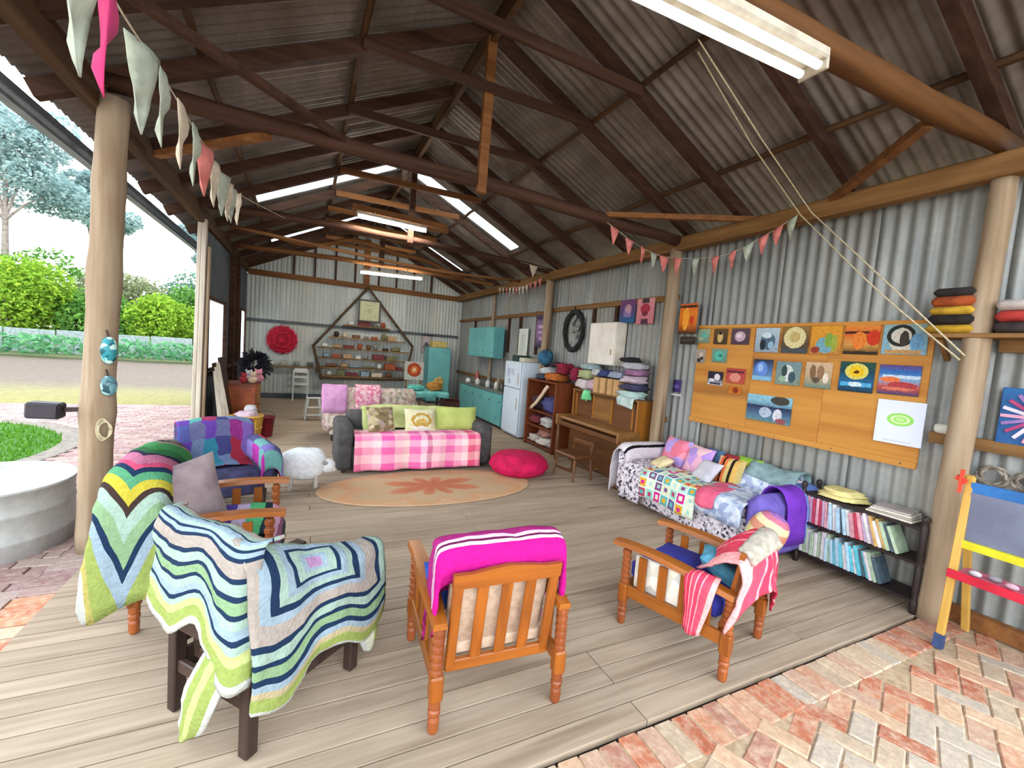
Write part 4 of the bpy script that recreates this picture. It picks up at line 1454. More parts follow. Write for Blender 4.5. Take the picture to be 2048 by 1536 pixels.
# ================================================================ ON THE WALLS AND OVERHEAD
# ---------------------------------------------------------------- fluorescent battens
def tubemat(name, k):
    s = NT(name)
    s.b.inputs['Emission Color'].default_value = (1, .93, .82, 1)
    s.b.inputs['Emission Strength'].default_value = k
    return s.fin((.9, .9, .88, 1), .4)
TUBES = [tubemat('near_fluorescent_tube', 0.7), tubemat('far_fluorescent_tube', 85.0), tubemat('added_middle_tube', 75.0)]
m_enam = plain('white_enamel', '#aca698', '#989080', .4, 12)
def batten(label, a, b, w, hang, m_tube):
    a, b = Vector(a), Vector(b)
    t = thing('fluorescent_light', label, 'light', (a+b)/2)
    d = (b-a).normalized()
    sd = Vector((0, 1, 0))
    mbh = MB().bar(a, b, w, .045, ch=.008)
    mbh.obj('housing', m_enam, t, world=True)
    for k in (-1, 1):
        MB().tube([a+sd*k*w*.28+Vector((0, 0, -.045))+d*.03, b+sd*k*w*.28+Vector((0, 0, -.045))-d*.03], .017, 10).obj('tube', m_tube, t, True, world=True)
    for e in (a, b):
        f = e+(d*.012 if e == a else -d*.012)
        MB().bar(f+Vector((0, 0, -.03)), f+Vector((0, 0, -.03))+d*.016, w*.95, .065, ch=.004).obj('end_cap', m_enam, t, world=True)
    for q in (.25, .75):
        p = a.lerp(b, q)
        MB().tube([p+Vector((0, 0, .02)), p+Vector((0, 0, hang))], .008, 6).obj('hanger', m_enam, t, world=True)
batten('white twin-tube fluorescent light under the near orange tie beam', (.75, 1.25, 2.885), (1.93, 1.25, 2.942), .13, .06, TUBES[0])
batten('far white fluorescent light hanging low before the end wall', (.95, 9.5, 3.02), (2.25, 9.5, 3.06), .10, .12, TUBES[1])
batten('added slim fluorescent light under the middle roof collar', (.60, 6.76, 3.41), (1.62, 6.76, 3.38), .07, .06, TUBES[2])  # lamp added along a pale roof bar to brighten the far half

# ---------------------------------------------------------------- ropes
m_rope = plain('pale_rope', '#b8ad90', '#9a8e70', .9, 60)
for k, (dy, lb) in enumerate(((0, 'upper pale cord running from the roof over the wall plate down to the near post'), (.09, 'lower pale cord beside the upper one, tied to the near post'))):
    pts = spline([(2.45+.1*k, 2.45+dy, 3.92), (3.2, 2.42+dy, 3.42)], 8) + spline([(3.86, 2.37+dy, 2.98), (3.80, 1.75+dy*.6, 2.33-.05*k), (3.895, 1.29+.02*k, 1.80-.03*k)], 14)
    o = MB().tube(pts, .006, 6).obj('pulley_cord', m_rope, None, True)
    tag(o, lb, 'cord')

# ---------------------------------------------------------------- bunting
m_pk = plain('faded_pink_flag', '#c87a72', '#b0605c', .9, 18)
m_hot = plain('magenta_pink_flag', '#c0366c', '#a02c5c', .9, 8)
m_sg = plain('sage_grey_flag', '#a4ac9c', '#8a9284', .9, 18)
m_cr = plain('cream_flag', '#c4b8a4', '#a89c88', .9, 18)
def bunting(label, pts, n, size, mats, along, skip=0.0, r=.003, ypos=None):
    t = thing('bunting', label, 'bunting', pts[0])
    cp = spline(pts, 60)
    MB().tube(cp, r, 5).obj('cord', m_cr, t, True, world=True)
    for k in range(n):
        f = (k+.5)/n*(1-skip)
        i = f*60
        if ypos:
            i = min(range(60), key=lambda q: abs(cp[q].y-ypos[k]))
        p = cp[int(i)].lerp(cp[min(60, int(i)+1)], i-int(i))
        d = (cp[min(60, int(i)+1)]-cp[int(i)]).normalized()
        q = (d*(1-.35*random.random()) + Vector((random.uniform(-.5, .5), random.uniform(-.5, .5), 0))*.6).normalized()
        w, h = size*random.uniform(.62, .8), size*random.uniform(.95, 1.1)
        nn = Vector((q.y, -q.x, 0))
        ctrl = [[p-q*w/2, p+nn*.012, p+q*w/2], [p-q*w*.36+Vector((0, 0, -h*.35)), p+nn*.03+Vector((0, 0, -h*.35)), p+q*w*.36+Vector((0, 0, -h*.35))], [p-q*w*.18+Vector((0, 0, -h*.7)), p-nn*.02+Vector((0, 0, -h*.7)), p+q*w*.18+Vector((0, 0, -h*.7))], [p-q*w*.02+Vector((0, 0, -h)), p+Vector((0, 0, -h)), p+q*w*.02+Vector((0, 0, -h))]]
        MB().grid(ctrl, 6, 8, .004, 14).obj('flag', mats[k % len(mats)], t, True, .003, world=True)
bunting('faded pink and grey bunting hanging along the left side near the camera', [(-.42, 1.05, 2.37), (-.50, 1.6, 2.47), (-.555, 2.3, 2.60), (-.55, 3.1, 2.63), (-.56, 3.9, 2.70), (-.58, 4.9, 2.86), (-.3, 6.9, 3.18)], 12, .29, [m_sg, m_hot, m_sg, m_sg, m_cr, m_sg, m_pk, m_cr, m_sg, m_cr, m_sg, m_cr], None, .30, ypos=[1.3, 1.56, 2.02, 2.32, 2.6, 2.85, 3.1, 3.4, 3.7, 4.05, 4.4, 4.8])
bunting('pink and sage bunting sagging from the wall plate past the middle post', [(2.84, 3.86, 3.04), (3.5, 4.0, 2.90), (3.82, 3.86, 2.83), (3.84, 3.22, 2.75), (3.86, 2.8, 2.86), (3.88, 2.48, 3.0)], 13, .17, [m_pk, m_pk, m_pk, m_sg, m_pk, m_pk, m_sg, m_pk, m_pk, m_sg, m_pk, m_pk, m_sg], None)
bunting('cream and pink bunting high on the right wall above the kitchen', [(3.85, 9.0, 3.0), (3.85, 8.3, 2.93), (3.85, 7.7, 2.9), (3.87, 7.05, 2.99)], 12, .15, [m_cr, m_cr, m_pk, m_cr, m_cr, m_pk, m_cr, m_cr, m_cr, m_pk, m_pk, m_pk], None)
bunting('single cream pennant string hanging from the far tie beam', [(3.3, 6.85, 3.15), (3.8, 6.8, 3.1)], 1, .2, [m_cr], None)

# ---------------------------------------------------------------- plywood notice board and pictures
nb = thing('notice_board', 'long orange plywood notice board on the corrugated wall', 'notice board', (4.118, 2.58, .96))
m_ply = wood('orange_plywood', '#c08a3c', '#a56a24', 1, .55, .04, .05, .3, 10, '#8a5520')
for k in range(3):
    ya = 1.53+k*.70
    MB().box((4.119, ya+.35, 1.525), (.016, .697, 1.08)).obj('plywood_panel', m_ply, nb, world=True)
for z, h in ((.985, .05), (2.05, .03)):
    MB().box((4.105, 2.58, z), (.02, 2.1, h)).obj('edge_batten', m_ply, nb, world=True)
for y in (1.62, 2.1, 2.6, 3.1, 3.55):
    MB().ell((4.093, y, .985), (.004, .006, .006), 8, 5).obj('screw', plain('screw_steel', '#6a6058', metal=.5), nb, True, world=True)

def picture(y0, z1, y1, z0, base, layers, label, name='painting', x=4.104, th=.012, warp=.03, cat='painting', group='small canvases on the notice board'):
    w, h = abs(y0-y1), z1-z0
    m = painting('art_'+label.replace(' ', '_')[:40], base, layers, True, ('Y', 'Z'), warp)
    o = MB().box((x, (y0+y1)/2, (z0+z1)/2), (th, w-.012, h-.012), None, .002).obj(name, m)
    return tag(o, label, cat, group)
N = '#1e2434'
picture(3.64, 2.03, 3.47, 1.86, ['#6a8470', '#8fa890'], [('c', .6, .55, .25, .2, '#5fae9c'), ('c', .3, .3, .2, .12, '#b0a890')], 'small green-grey canvas at the top far corner of the notice board')
picture(3.42, 2.03, 3.24, 1.85, ['#3c2c1c', '#5c4424'], [('c', .5, .45, .2, .35, '#c8ac6c'), ('c', .5, .7, .12, .1, '#1c1410')], 'small dark canvas with a cream figure, second in the top row')
picture(3.20, 2.03, 2.98, 1.85, ['#4a3440', '#54404c'], [('c', .5, .5, .3, .32, '#b89cac'), ('c', .45, .55, .15, .16, '#d8c8cc')], 'small maroon canvas with a pale round shape, third in the top row')
picture(2.92, 2.03, 2.67, 1.78, ['#8a98a4', '#a8bcc8'], [('c', .55, .45, .32, .35, '#4c6478'), ('c', .5, .7, .2, .12, '#c4d4dc'), ('c', .35, .3, .13, .22, '#1c2830'), ('c', .7, .3, .12, .15, '#88b0c4')], 'grey-blue canvas with dark swirls, fourth in the top row')
picture(2.65, 2.04, 2.40, 1.78, ['#3a3838', '#5a4a30', '#8a6a34'], [('c', .5, .58, .42, .40, '#cfc390'), ('c', .5, .6, .2, .2, '#b8a468'), ('r', 0, 0, 1, .18, '#42484c')], 'canvas with a big cream moon over dark ground')
picture(2.39, 2.04, 2.13, 1.78, ['#b07838', '#c88a28', '#d09028'], [('c', .5, .32, .3, .28, '#6c9cac'), ('c', .62, .5, .15, .25, '#7a9a3c'), ('c', .2, .15, .15, .12, '#8a3424'), ('c', .8, .4, .1, .3, '#96a03c')], 'orange canvas with a blue and green plant')
picture(2.12, 2.05, 1.86, 1.79, ['#20140c', '#c89048', '#c85c20', '#d88838'], [('r', 0, .68, .75, .76, '#3c1a10'), ('c', .85, .55, .2, .25, '#c03418'), ('c', .45, .45, .2, .3, '#d8782c'), ('r', 0, 0, 1, .1, '#2c2418')], 'glowing orange sunset canvas near the end of the top row')
picture(1.85, 2.05, 1.56, 1.80, ['#7aa4b8', '#84a8b8', '#8aa8a8'], [('c', .45, .45, .28, .4, '#c8c4b8'), ('o', .42, .6, .32, .35, '#20221f'), ('c', .78, .4, .16, .28, '#6a9cc0'), ('r', .1, .02, .9, .14, '#b88c54'), ('c', .5, .5, .1, .25, '#3c342c')], 'pale blue canvas with a black and white bird shape at the near top corner')
picture(3.64, 1.80, 3.50, 1.63, ['#8a8478', '#a09488'], [('c', .6, .6, .2, .2, '#c8b0a8'), ('c', .4, .2, .2, .15, '#2c2420'), ('c', .7, .35, .15, .12, '#241c1c')], 'tiny grey canvas at the far end of the second row')
picture(3.42, 1.81, 3.22, 1.65, ['#5c8474', '#6c9484'], [('c', .5, .5, .3, .35, '#4fb09c'), ('c', .6, .5, .12, .12, '#2c6c64')], 'small teal canvas in the second row')
picture(3.44, 1.56, 3.24, 1.40, ['#b8b8c0', '#1c1c2c', '#241c30'], [('c', .65, .6, .2, .25, '#d8d0d8'), ('r', .2, .05, .9, .18, '#2c3444'), ('c', .3, .35, .2, .12, '#d0ccd0')], 'small black and white canvas low at the far end')
picture(3.21, 1.61, 2.98, 1.44, ['#b04c3c', '#a83c3c'], [('c', .5, .4, .3, .3, '#d08474'), ('r', .05, .7, .95, .85, '#5c2028')], 'small red canvas beside the black and white one')
picture(3.16, 1.42, 3.01, 1.33, ['#c07020', '#b86418'], [('c', .6, .5, .25, .4, '#7c2c14')], 'tiny rust-orange card under the red canvas')
picture(2.91, 1.72, 2.70, 1.50, ['#6c94b8', '#48689c', '#1c2434'], [('c', .45, .55, .32, .35, '#5c84d0'), ('c', .4, .6, .14, .2, '#94b4e4'), ('r', 0, 0, 1, .2, '#7cb0cc')], 'blue canvas with a glowing round shape, first of the lower row')
picture(2.67, 1.71, 2.43, 1.48, ['#788878', '#6c8890'], [('c', .5, .5, .22, .36, '#c4ccc8'), ('c', .35, .6, .12, .25, '#2c4440'), ('c', .68, .35, .14, .25, '#38505c'), ('c', .3, .25, .15, .12, '#8cac94')], 'grey-green figure canvas, second of the lower row')
picture(2.40, 1.72, 2.17, 1.48, ['#5f7c70', '#b8a080', '#c4a888'], [('c', .3, .6, .12, .3, '#7a5c40'), ('c', .6, .6, .14, .28, '#8c6c50'), ('c', .8, .4, .1, .2, '#ded0c0'), ('c', .45, .3, .14, .12, '#54483c')], 'brown and cream canvas of tree trunks in the lower row')
picture(2.12, 1.74, 1.86, 1.48, ['#14303c', '#1c5c88', '#18404c', '#244c3c'], [('c', .5, .68, .34, .27, '#cfc45c'), ('c', .5, .68, .22, .18, '#e0b818'), ('c', .5, .66, .08, .05, '#5c2c08'), ('r', .05, .18, .95, .32, '#4ca4d0'), ('c', .5, .25, .2, .08, '#c8dce4')], 'dark canvas with a yellow sun above blue water')
picture(1.84, 1.73, 1.57, 1.49, ['#2c3c68', '#b44c3c', '#7c9cc0', '#2468b0', '#5c3c70'], [('r', .1, .55, 1, .66, '#b8d0e4'), ('c', .3, .5, .25, .1, '#d87040'), ('c', .6, .32, .35, .12, '#a83840'), ('c', .5, .2, .4, .06, '#cc6c58')], 'blue and red striped seascape canvas above the white poster')
picture(2.93, 1.37, 2.47, 1.10, ['#5c8488', '#4c6c88', '#2c3c60', '#7cacc0', '#84b8cc'], [('r', 0, .52, 1, .6, '#28304c'), ('c', .75, .85, .2, .16, '#3c3c34'), ('c', .45, .35, .14, .2, '#a4b4c8'), ('c', .72, .3, .1, .25, '#c8c8d4'), ('c', .8, .1, .12, .1, '#8c4c54')], 'larger wide seascape canvas below the lower row')
picture(1.82, 1.46, 1.51, 1.115, ['#ccd2e0', '#ccd2e2'], [('c', .52, .57, .28, .15, '#8cc860'), ('o', .52, .57, .2, .1, '#c4e0a8'), ('c', .52, .57, .1, .05, '#a8dc84'), ('r', .2, .06, .8, .075, '#a8acb8')], 'white poster with a green leaf-shaped emblem at the near end of the notice board', 'poster', 4.0985, .008, .004, 'poster', None)

# pictures near the middle post
picture(3.86, 2.32, 3.60, 1.96, ['#2c1408', '#c86a10', '#d87818', '#c85c18'], [('c', .4, .5, .18, .4, '#e89c28'), ('c', .75, .45, .14, .14, '#c03c10'), ('r', 0, .86, 1, .94, '#3c1c10')], 'glowing orange canvas on the wall just right of the middle post', x=4.02, th=.02, group=None)
picture(3.84, 1.94, 3.62, 1.84, ['#241c1c', '#342c28'], [('r', .1, .4, .9, .6, '#4c3c34')], 'dark narrow plaque below the glowing orange canvas', 'plaque', 4.05, .02, cat='plaque', group=None)
picture(5.05, 2.46, 4.72, 2.12, ['#24486c', '#4c3c70', '#6c3060'], [('c', .5, .4, .25, .35, '#7c6c9c'), ('c', .55, .6, .2, .2, '#b08494'), ('r', 0, 0, 1, .25, '#205080')], 'violet and blue portrait hung high above the piano', x=4.09, group=None)
picture(4.70, 2.45, 4.36, 2.10, ['#c06c78', '#d08c90'], [('c', .5, .6, .28, .2, '#a0243c'), ('c', .5, .4, .18, .1, '#701828'), ('r', .3, 0, .7, .2, '#4c2438'), ('r', .3, .82, .7, 1, '#3c2030')], 'pink and dark red portrait hung high above the piano', x=4.09, group=None)
picture(3.93, 1.42, 3.80, 1.26, ['#3c2c64', '#4c3878'], [('r', 0, 0, .3, 1, '#2c2048'), ('r', .2, .3, .8, .6, '#6c589c')], 'small violet card on the wall behind the middle post', 'card', 4.10, .01, cat='card', group=None)
picture(3.93, 1.25, 3.78, 1.215, ['#c8c8c8', '#d8d8d8'], [('r', 0, 0, .1, 1, '#b0b0b0')], 'small white ledge strip under the violet card', 'strip', 4.09, .03, cat='strip', group=None)
picture(7.52, 2.35, 7.08, 1.72, ['#2c2440', '#7c6488', '#8c6c94', '#302444'], [('r', .1, .86, .9, .95, '#2c1c48'), ('r', .25, .6, .85, .68, '#d0b0c8'), ('r', .2, .42, .75, .5, '#c49cbc'), ('r', .3, .22, .8, .32, '#b890b4')], 'purple cloth banner hanging by the slim post', 'banner', 4.08, .01, cat='banner', group=None)
# white cabinet door / boxes on the wall
o = thing('wall_cabinet', 'cream wall cabinet above the piano piles', 'cabinet', (4.03, 5.22, 1.50))
MB().box((4.04, 5.22, 1.82), (.18, .62, .62), None, .006).obj('body', plain('cream_laminate', '#d8d2c4', '#c4bcac', .5, 5), o, world=True)
MB().box((3.943, 5.22, 1.82), (.016, .60, .60), None, .004).obj('door', plain('white_laminate', '#dcd8d0', '#ccc6ba', .5, 4), o, world=True)
MB().box((3.93, 4.98, 1.70), (.012, .014, .08)).obj('handle', plain('brass_tone', '#a89060', metal=.4), o, world=True)
picture(8.28, 2.1, 7.86, 1.5, ['#c8ccc4', '#d8dcd4', '#d8dcd8'], [('r', .2, .2, .8, .8, '#c4ccc4'), ('r', .45, .1, .5, .9, '#a8b0b0')], 'white notice sheet on the wall above the fridge', 'notice_sheet', 4.09, .012, cat='sheet', group=None)

# oval wreath
wt = thing('oval_wreath', 'dark oval wreath with pale flowers inside, on the wall behind the piano', 'wreath', (4.09, 6.22, 2.03))
m_wre = plain('dark_wreath', '#2c2c2c', '#1a1a1a', .9, 20)
ring = [(4.09, 6.22+.27*math.cos(a), 2.03+.32*math.sin(a)) for a in [2*PI*k/28 for k in range(29)]]
MB().tube(ring, .042, 8, jit=.25).obj('ring', m_wre, wt, world=True)
rs = random.Random(8)
for k in range(14):
    a, r = rs.random()*6.28, rs.uniform(.02, .2)
    MB().ell((4.10, 6.22+r*math.cos(a), 2.03+1.15*r*math.sin(a)), (.012, .045, .045), 8, 6, None, 1, .3).obj('flower', plain('grey_flower', '#8c948c', '#5c645c', .9, 20), wt, True, world=True)
MB().tube([(4.09, 6.22, 2.34), (4.10, 6.22, 2.44)], .02, 6).obj('bow', m_wre, wt, world=True)

# ---------------------------------------------------------------- right edge: shelf with blankets, wheel panel, hoops, easel
ws = thing('wall_shelf', 'rough timber wall shelf carrying folded blankets behind the near post', 'shelf', (4.03, 1.05, 1.93))
MB().box((4.02, 1.04, 1.935), (.22, .92, .03), None, .004).obj('board', m_beam, ws, world=True)
for y in (.75, 1.45):
    MB().bar((4.12, y, 1.78), (3.97, y, 1.92), .03, .03).obj('bracket', m_beam, ws, world=True)
fold = [('gold', '#b08a24', '#886818', 'lowest gold'), ('black', '#241f1c', '#161210', 'black second'), ('gold2', '#b8922c', '#8c6c1c', 'upper gold'), ('rust', '#9a4820', '#743418', 'rust orange'), ('charcoal', '#2c2826', '#1c1918', 'topmost charcoal')]
z = 1.952
for k, (nm, a, b, lb) in enumerate(fold):
    h = .055+.012*(k % 2)
    o = MB().box((4.0, 1.40, z+h/2), (.20, .25-.01*k, h), None, .022).obj('folded_blanket', plain('blanket_'+nm, a, b, .9, 16, bump=.3), None, True)
    tag(o, lb + ' blanket in the folded stack on the wall shelf', 'blanket', 'folded blankets on the wall shelf')
    z += h+.001
for k, (a, b, lb) in enumerate((('#3c3434', '#282222', 'dark grey'), ('#b03a34', '#902c28', 'red'), ('#b8b0ac', '#9c9490', 'pale grey'))):
    o = MB().box((4.0, 1.06, 1.985+.07*k), (.2, .26, .066), None, .024).obj('folded_blanket', plain('blanket_r%d' % k, a, b, .9, 16, bump=.3), None, True)
    tag(o, lb + ' folded cloth right of the near post on the wall shelf', 'cloth', 'folded cloths right of the post')
# wheel panel
wp = thing('wheel_panel', 'blue panel with a ring of pink and white radiating strips', 'panel', (4.09, .97, 1.26))
MB().box((4.10, .97, 1.435), (.02, .36, .36), None, .003).obj('backing', plain('deep_blue_paint', '#245c94', '#1c4478', .6, 8), wp, world=True)
for k in range(20):
    a = 2*PI*k/20
    c = ('#c890a8', '#d0c8d4', '#a03c6c', '#8c6ca8')[k % 4]
    MB().bar((4.083, .97+.05*math.cos(a), 1.435+.05*math.sin(a)), (4.083, .97+.17*math.cos(a), 1.435+.17*math.sin(a)), .02, .012, (1, 0, 0)).obj('strip', plain('strip_%d' % (k % 4), c), wp, world=True)
MB().ell((4.08, .97, 1.435), (.012, .045, .045), 12, 8).obj('hub', plain('green_hub', '#4c7c54', '#2c4c34'), wp, True, world=True)
# vine hoops
m_vine = plain('grey_vine', '#8c8478', '#5c544c', .9, 22)
for k, (y, r, lb) in enumerate(((1.13, .075, 'larger grey vine hoop hanging under the wheel panel'), (.98, .065, 'smaller grey vine hoop beside the larger one'))):
    hp = thing('vine_hoop', lb, 'hoop', (4.08, y, 1.0))
    for q in range(3):
        MB().tube([(4.08+.012*math.sin(3*a+q*2), y+(r-.012*q)*math.cos(a), 1.03+(r*.85-.008*q)*math.sin(a)) for a in [2*PI*i/20 for i in range(21)]], .009, 6, jit=.2).obj('twist', m_vine, hp, world=True)
o = tag(MB().ell((4.1, 1.41, 1.29), (.03, .05, .035), 10, 8, None, .6).obj('white_jar', plain('white_ceramic', '#c4c4bc', rough=.3), None, True), 'small white pot on the wall rail between notice board and near post', 'pot')

# easel
ez = thing('child_easel', 'wooden child easel with grey chalkboard, yellow bar and red tray at the right edge', 'easel', (3.7, .85, 0))
m_pine = wood('pine_yellow', '#c8a050', '#a88038', 2, .5, .05, .1, .3, 18)
m_bluef2 = plain('blue_cap', '#3c5078', '#28385c', .5)
for (x, y) in ((3.58, 1.10), (3.58, .50)):
    lg = MB().bar((x-.02, y, 0), (x+.08, y, 1.06), .028, .038, (0, 1, 0), .003).obj('leg', m_pine, ez, world=True)
    MB().bar((x-.022, y, 0), (x-.014, y, .085), .036, .046, (0, 1, 0)).obj('foot_cap', m_bluef2, lg, world=True)
for (x, y) in ((3.98, 1.12), (3.98, .50)):
    MB().bar((x+.02, y, 0), (x-.28, y, 1.06), .028, .038, (0, 1, 0), .003).obj('leg', m_pine, ez, world=True)
MB().bar((3.655, .48, 1.0), (3.655, 1.09, 1.0), .03, .06).obj('top_bar', plain('blue_bar', '#2868a8', '#1c5088', .5), ez, world=True)
MB().bar((3.642, .49, .82), (3.642, 1.085, .82), .012, .30).obj('chalkboard', plain('grey_slate', '#6c7084', '#5c6074', .7, 5), ez, world=True)
MB().bar((3.628, .48, .655), (3.628, 1.09, .655), .035, .045).obj('yellow_bar', plain('yellow_paint', '#c8c024', '#b0a818', .5), ez, world=True)
MB().box((3.68, .79, .465), (.24, .62, .014), None, .003).obj('tray', plain('pink_red_tray', '#c86c84', '#b05068', .5, 26), ez, world=True)
MB().box((3.555, .79, .475), (.016, .64, .05), None, .003).obj('tray_lip', plain('red_paint', '#b81c34', '#9a1428', .5), ez, world=True)
for k in range(6):
    y = 1.02-.075*k
    o = MB().ell((3.66+.03*(k % 2), y, .491), (.02, .03, .018), 10, 6).obj('chalk_lump', plain('chalk_%d' % (k % 3), ('#b8b4b8', '#8c8890', '#c49cac')[k % 3]), None, True)
    tag(o, ['pale grey', 'grey', 'pink'][k % 3] + ' lump %s on the red easel tray' % ('nearest the pale post', 'second from the post', 'third from the post', 'fourth from the post', 'fifth from the post', 'farthest right')[k], 'toy', 'small lumps on the easel tray')
o = MB().bar((3.60, 1.125, .96), (3.61, 1.125, 1.10), .012, .03).bar((3.6, 1.10, 1.03), (3.61, 1.15, 1.05), .012, .03).obj('red_tape', plain('red_tape', '#c8402c', '#b03424'))
tag(o, 'scrap of red tape at the top of the easel leg', 'tape')

# ================================================================ RIGHT WALL FURNITURE
m_teal = plain('teal_paint', '#5fa0a0', '#529090', .5, 3)
m_teal_d = plain('teal_paint_door', '#69aaa8', '#5a9a9a', .5, 3, vary=.05)
kb_ = thing('kitchen_bench', 'teal kitchen bench along the far right wall', 'bench', (3.86, 9.2, 0))
MB().box((3.835, 9.22, .385), (.38, 2.6, .67), None, .004).obj('body', m_teal, kb_, world=True)
MB().box((3.85, 9.22, .03), (.34, 2.5, .06)).obj('kickboard', m_dark, kb_, world=True)
for k in range(5):
    y = 8.18+k*.52
    d = MB().box((3.634, y, .38), (.02, .50, .62), None, .004).obj('door', m_teal_d, kb_, world=True)
    MB().ell((3.615, y-.17, .55), (.012, .014, .014), 8, 6).obj('knob', m_dark, d, True, world=True)
wk = tag(MB().box((3.825, 9.22, .735), (.42, 2.66, .03), None, .006).obj('worktop', plain('grey_worktop', '#6c746c', '#545c58', .4, 12)), 'dark grey worktop lying on the teal kitchen bench', 'worktop')
wc = thing('wall_cupboard', 'teal wall cupboard over the kitchen bench', 'cupboard', (3.95, 9.7, 1.42))
MB().box((3.91, 9.7, 1.77), (.24, 1.62, .70), None, .004).obj('body', m_teal, wc, world=True)
for k in range(3):
    d = MB().box((3.782, 9.16+k*.54, 1.77), (.018, .52, .67), None, .004).obj('door', m_teal_d, wc, world=True)
    MB().ell((3.768, 9.16+k*.54-.2, 1.55), (.01, .012, .012), 8, 6).obj('knob', m_dark, d, True, world=True)
# bench clutter
def jar(x, y, z, r, h, c, lb, cat='jar', name='jar'):
    t = thing(name, lb, cat, (x, y, z), 0, 'things on the kitchen bench')
    MB().lathe([(r*.8, 0), (r, h*.08), (r, h*.62), (r*.7, h*.76), (r*.45, h*.82), (r*.45, h*.93)], 12).obj('body', plain('jar_'+c[1:], c, rough=.35), t, True)
    MB().lathe([(r*.5, h*.92), (r*.5, h), (.001, h)], 12).obj('lid', plain('jar_lid', '#8c8478', rough=.4), t, True)
clut = [(3.8, 8.15, .055, .30, '#1c1a1a', 'black tall bottle by the fridge on the kitchen bench'), (3.95, 8.4, .05, .24, '#8c3c34', 'red jar near the fridge on the kitchen bench'), (3.8, 8.62, .05, .2, '#c8c4b8', 'white jar, third from the fridge on the bench'), (3.95, 8.85, .045, .26, '#a89884', 'tan jar, fourth from the fridge on the bench'), (3.8, 9.1, .055, .18, '#d0d0cc', 'white squat jar, mid-bench'), (3.95, 9.4, .05, .22, '#7c8c84', 'grey-green jar past the middle of the bench'), (3.8, 9.75, .06, .16, '#d4d4d0', 'white bowl-like jar toward the far end of the bench'), (3.92, 10.1, .05, .34, '#b05c54', 'tall reddish bottle near the far end of the bench'), (3.78, 10.35, .07, .12, '#d8d8d4', 'low white jar at the far end of the bench')]
for (x, y, r, h, c, lb) in clut:
    jar(x, y, .75, r, h, c, lb, 'jar')
picture(8.75, 1.35, 8.15, .95, ['#242020', '#4c3430', '#2c2424'], [('r', .1, .2, .45, .8, '#7c3c34'), ('r', .55, .3, .9, .7, '#c4b8ac')], 'dark clutter-covered splash panel over the bench by the fridge', 'splash_panel', 4.11, .01, cat='panel', group=None)

fr = thing('fridge', 'white two-door fridge between the teal bench and the wardrobe', 'fridge', (3.85, 7.4, 0))
m_fr = plain('fridge_white', '#c4d0dc', '#b8c4d0', .35, 2)
MB().box((3.845, 7.4, .72), (.46, .68, 1.40), None, .012).obj('body', m_fr, fr, world=True)
for z0, z1 in ((.06, .91), (.925, 1.42)):
    d = MB().box((3.595, 7.4, (z0+z1)/2), (.045, .67, z1-z0), None, .012).obj('door', m_fr, fr, world=True)
    MB().box((3.566, 7.12, (z0+z1)/2+(.15 if z0 < .5 else -.08)), (.018, .02, .22), None, .004).obj('handle', m_enam, d, world=True)
MB().box((3.86, 7.4, .03), (.46, .62, .06)).obj('plinth', m_dark, fr, world=True)
for k, (y, z, w, h) in enumerate(((7.55, 1.2, .12, .16), (7.38, 1.22, .13, .12), (7.5, 1.04, .1, .09))):
    o = MB().box((3.5705, y, z), (.002, w, h)).obj('pinned_note', plain('note_%d' % k, ('#a8b0c8', '#b4bcc8', '#9ca8c0')[k]))
    tag(o, ('larger blue-grey note on the left of the freezer door', 'second note on the freezer door', 'small note low on the freezer door')[k], 'note')
for k, (y, h, c, lb) in enumerate(((7.6, .12, '#24403c', 'dark green box on top of the fridge'), (7.3, .08, '#b8b4a0', 'cream box on top of the fridge'))):
    o = MB().box((3.85, y, 1.421+h/2), (.3, .22, h), None, .008).obj('small_box', plain('fridge_box_%d' % k, c))
    tag(o, lb, 'box')

# wardrobe with clothes
wd = thing('open_wardrobe', 'open brown wardrobe stuffed with clothes between fridge and piano', 'wardrobe', (3.84, 6.3, 0))
m_wdr = wood('red_brown_veneer', '#7a3c1c', '#542610', 2, .5, .04, .1, .3, 16)
for y in (5.86, 6.80):
    MB().box((3.84, y, .58), (.46, .03, 1.16), None, .004).obj('side_panel', m_wdr, wd, world=True)
MB().box((4.06, 6.33, .58), (.02, .94, 1.16)).obj('back_panel', m_wdr, wd, world=True)
for z in (.05, .36, .62, 1.145):
    MB().box((3.84, 6.33, z), (.45, .92, .025), None, .003).obj('shelf', m_wdr, wd, world=True)
def bundle(x, y, z, r, c, lb, nm='folded_clothes', cat='clothes', grp='clothes in the wardrobe', pw=.6, c2=None):
    o = crumple(x, y, z, r, pw).obj(nm, plain('cloth_'+c[1:], c, c2, .92, 12, bump=.4), None, True)
    return tag(o, lb, cat, grp)
for (y, z, r, c, lb) in ((6.6, .065, (.17, .15, .06), '#b8aca4', 'pale cloth bundle on the wardrobe floor, far side'), (6.2, .065, (.18, .2, .07), '#c4bcb4', 'wide white bundle on the wardrobe floor'), (6.3, .205, (.16, .16, .06), '#a87868', 'rose brown bundle on the wardrobe floor pile'),
        (6.6, .375, (.17, .16, .08), '#6c2c34', 'maroon bundle on the wardrobe middle shelf'), (6.2, .375, (.17, .18, .09), '#b4b0ac', 'pale grey bundle on the wardrobe middle shelf'),
        (6.15, .635, (.17, .2, .13), '#484878', 'indigo bundle on the wardrobe upper shelf'), (6.6, .635, (.16, .14, .12), '#3c2830', 'dark plum bundle on the wardrobe upper shelf')):
    bundle(3.80, y, z, r, c, lb)
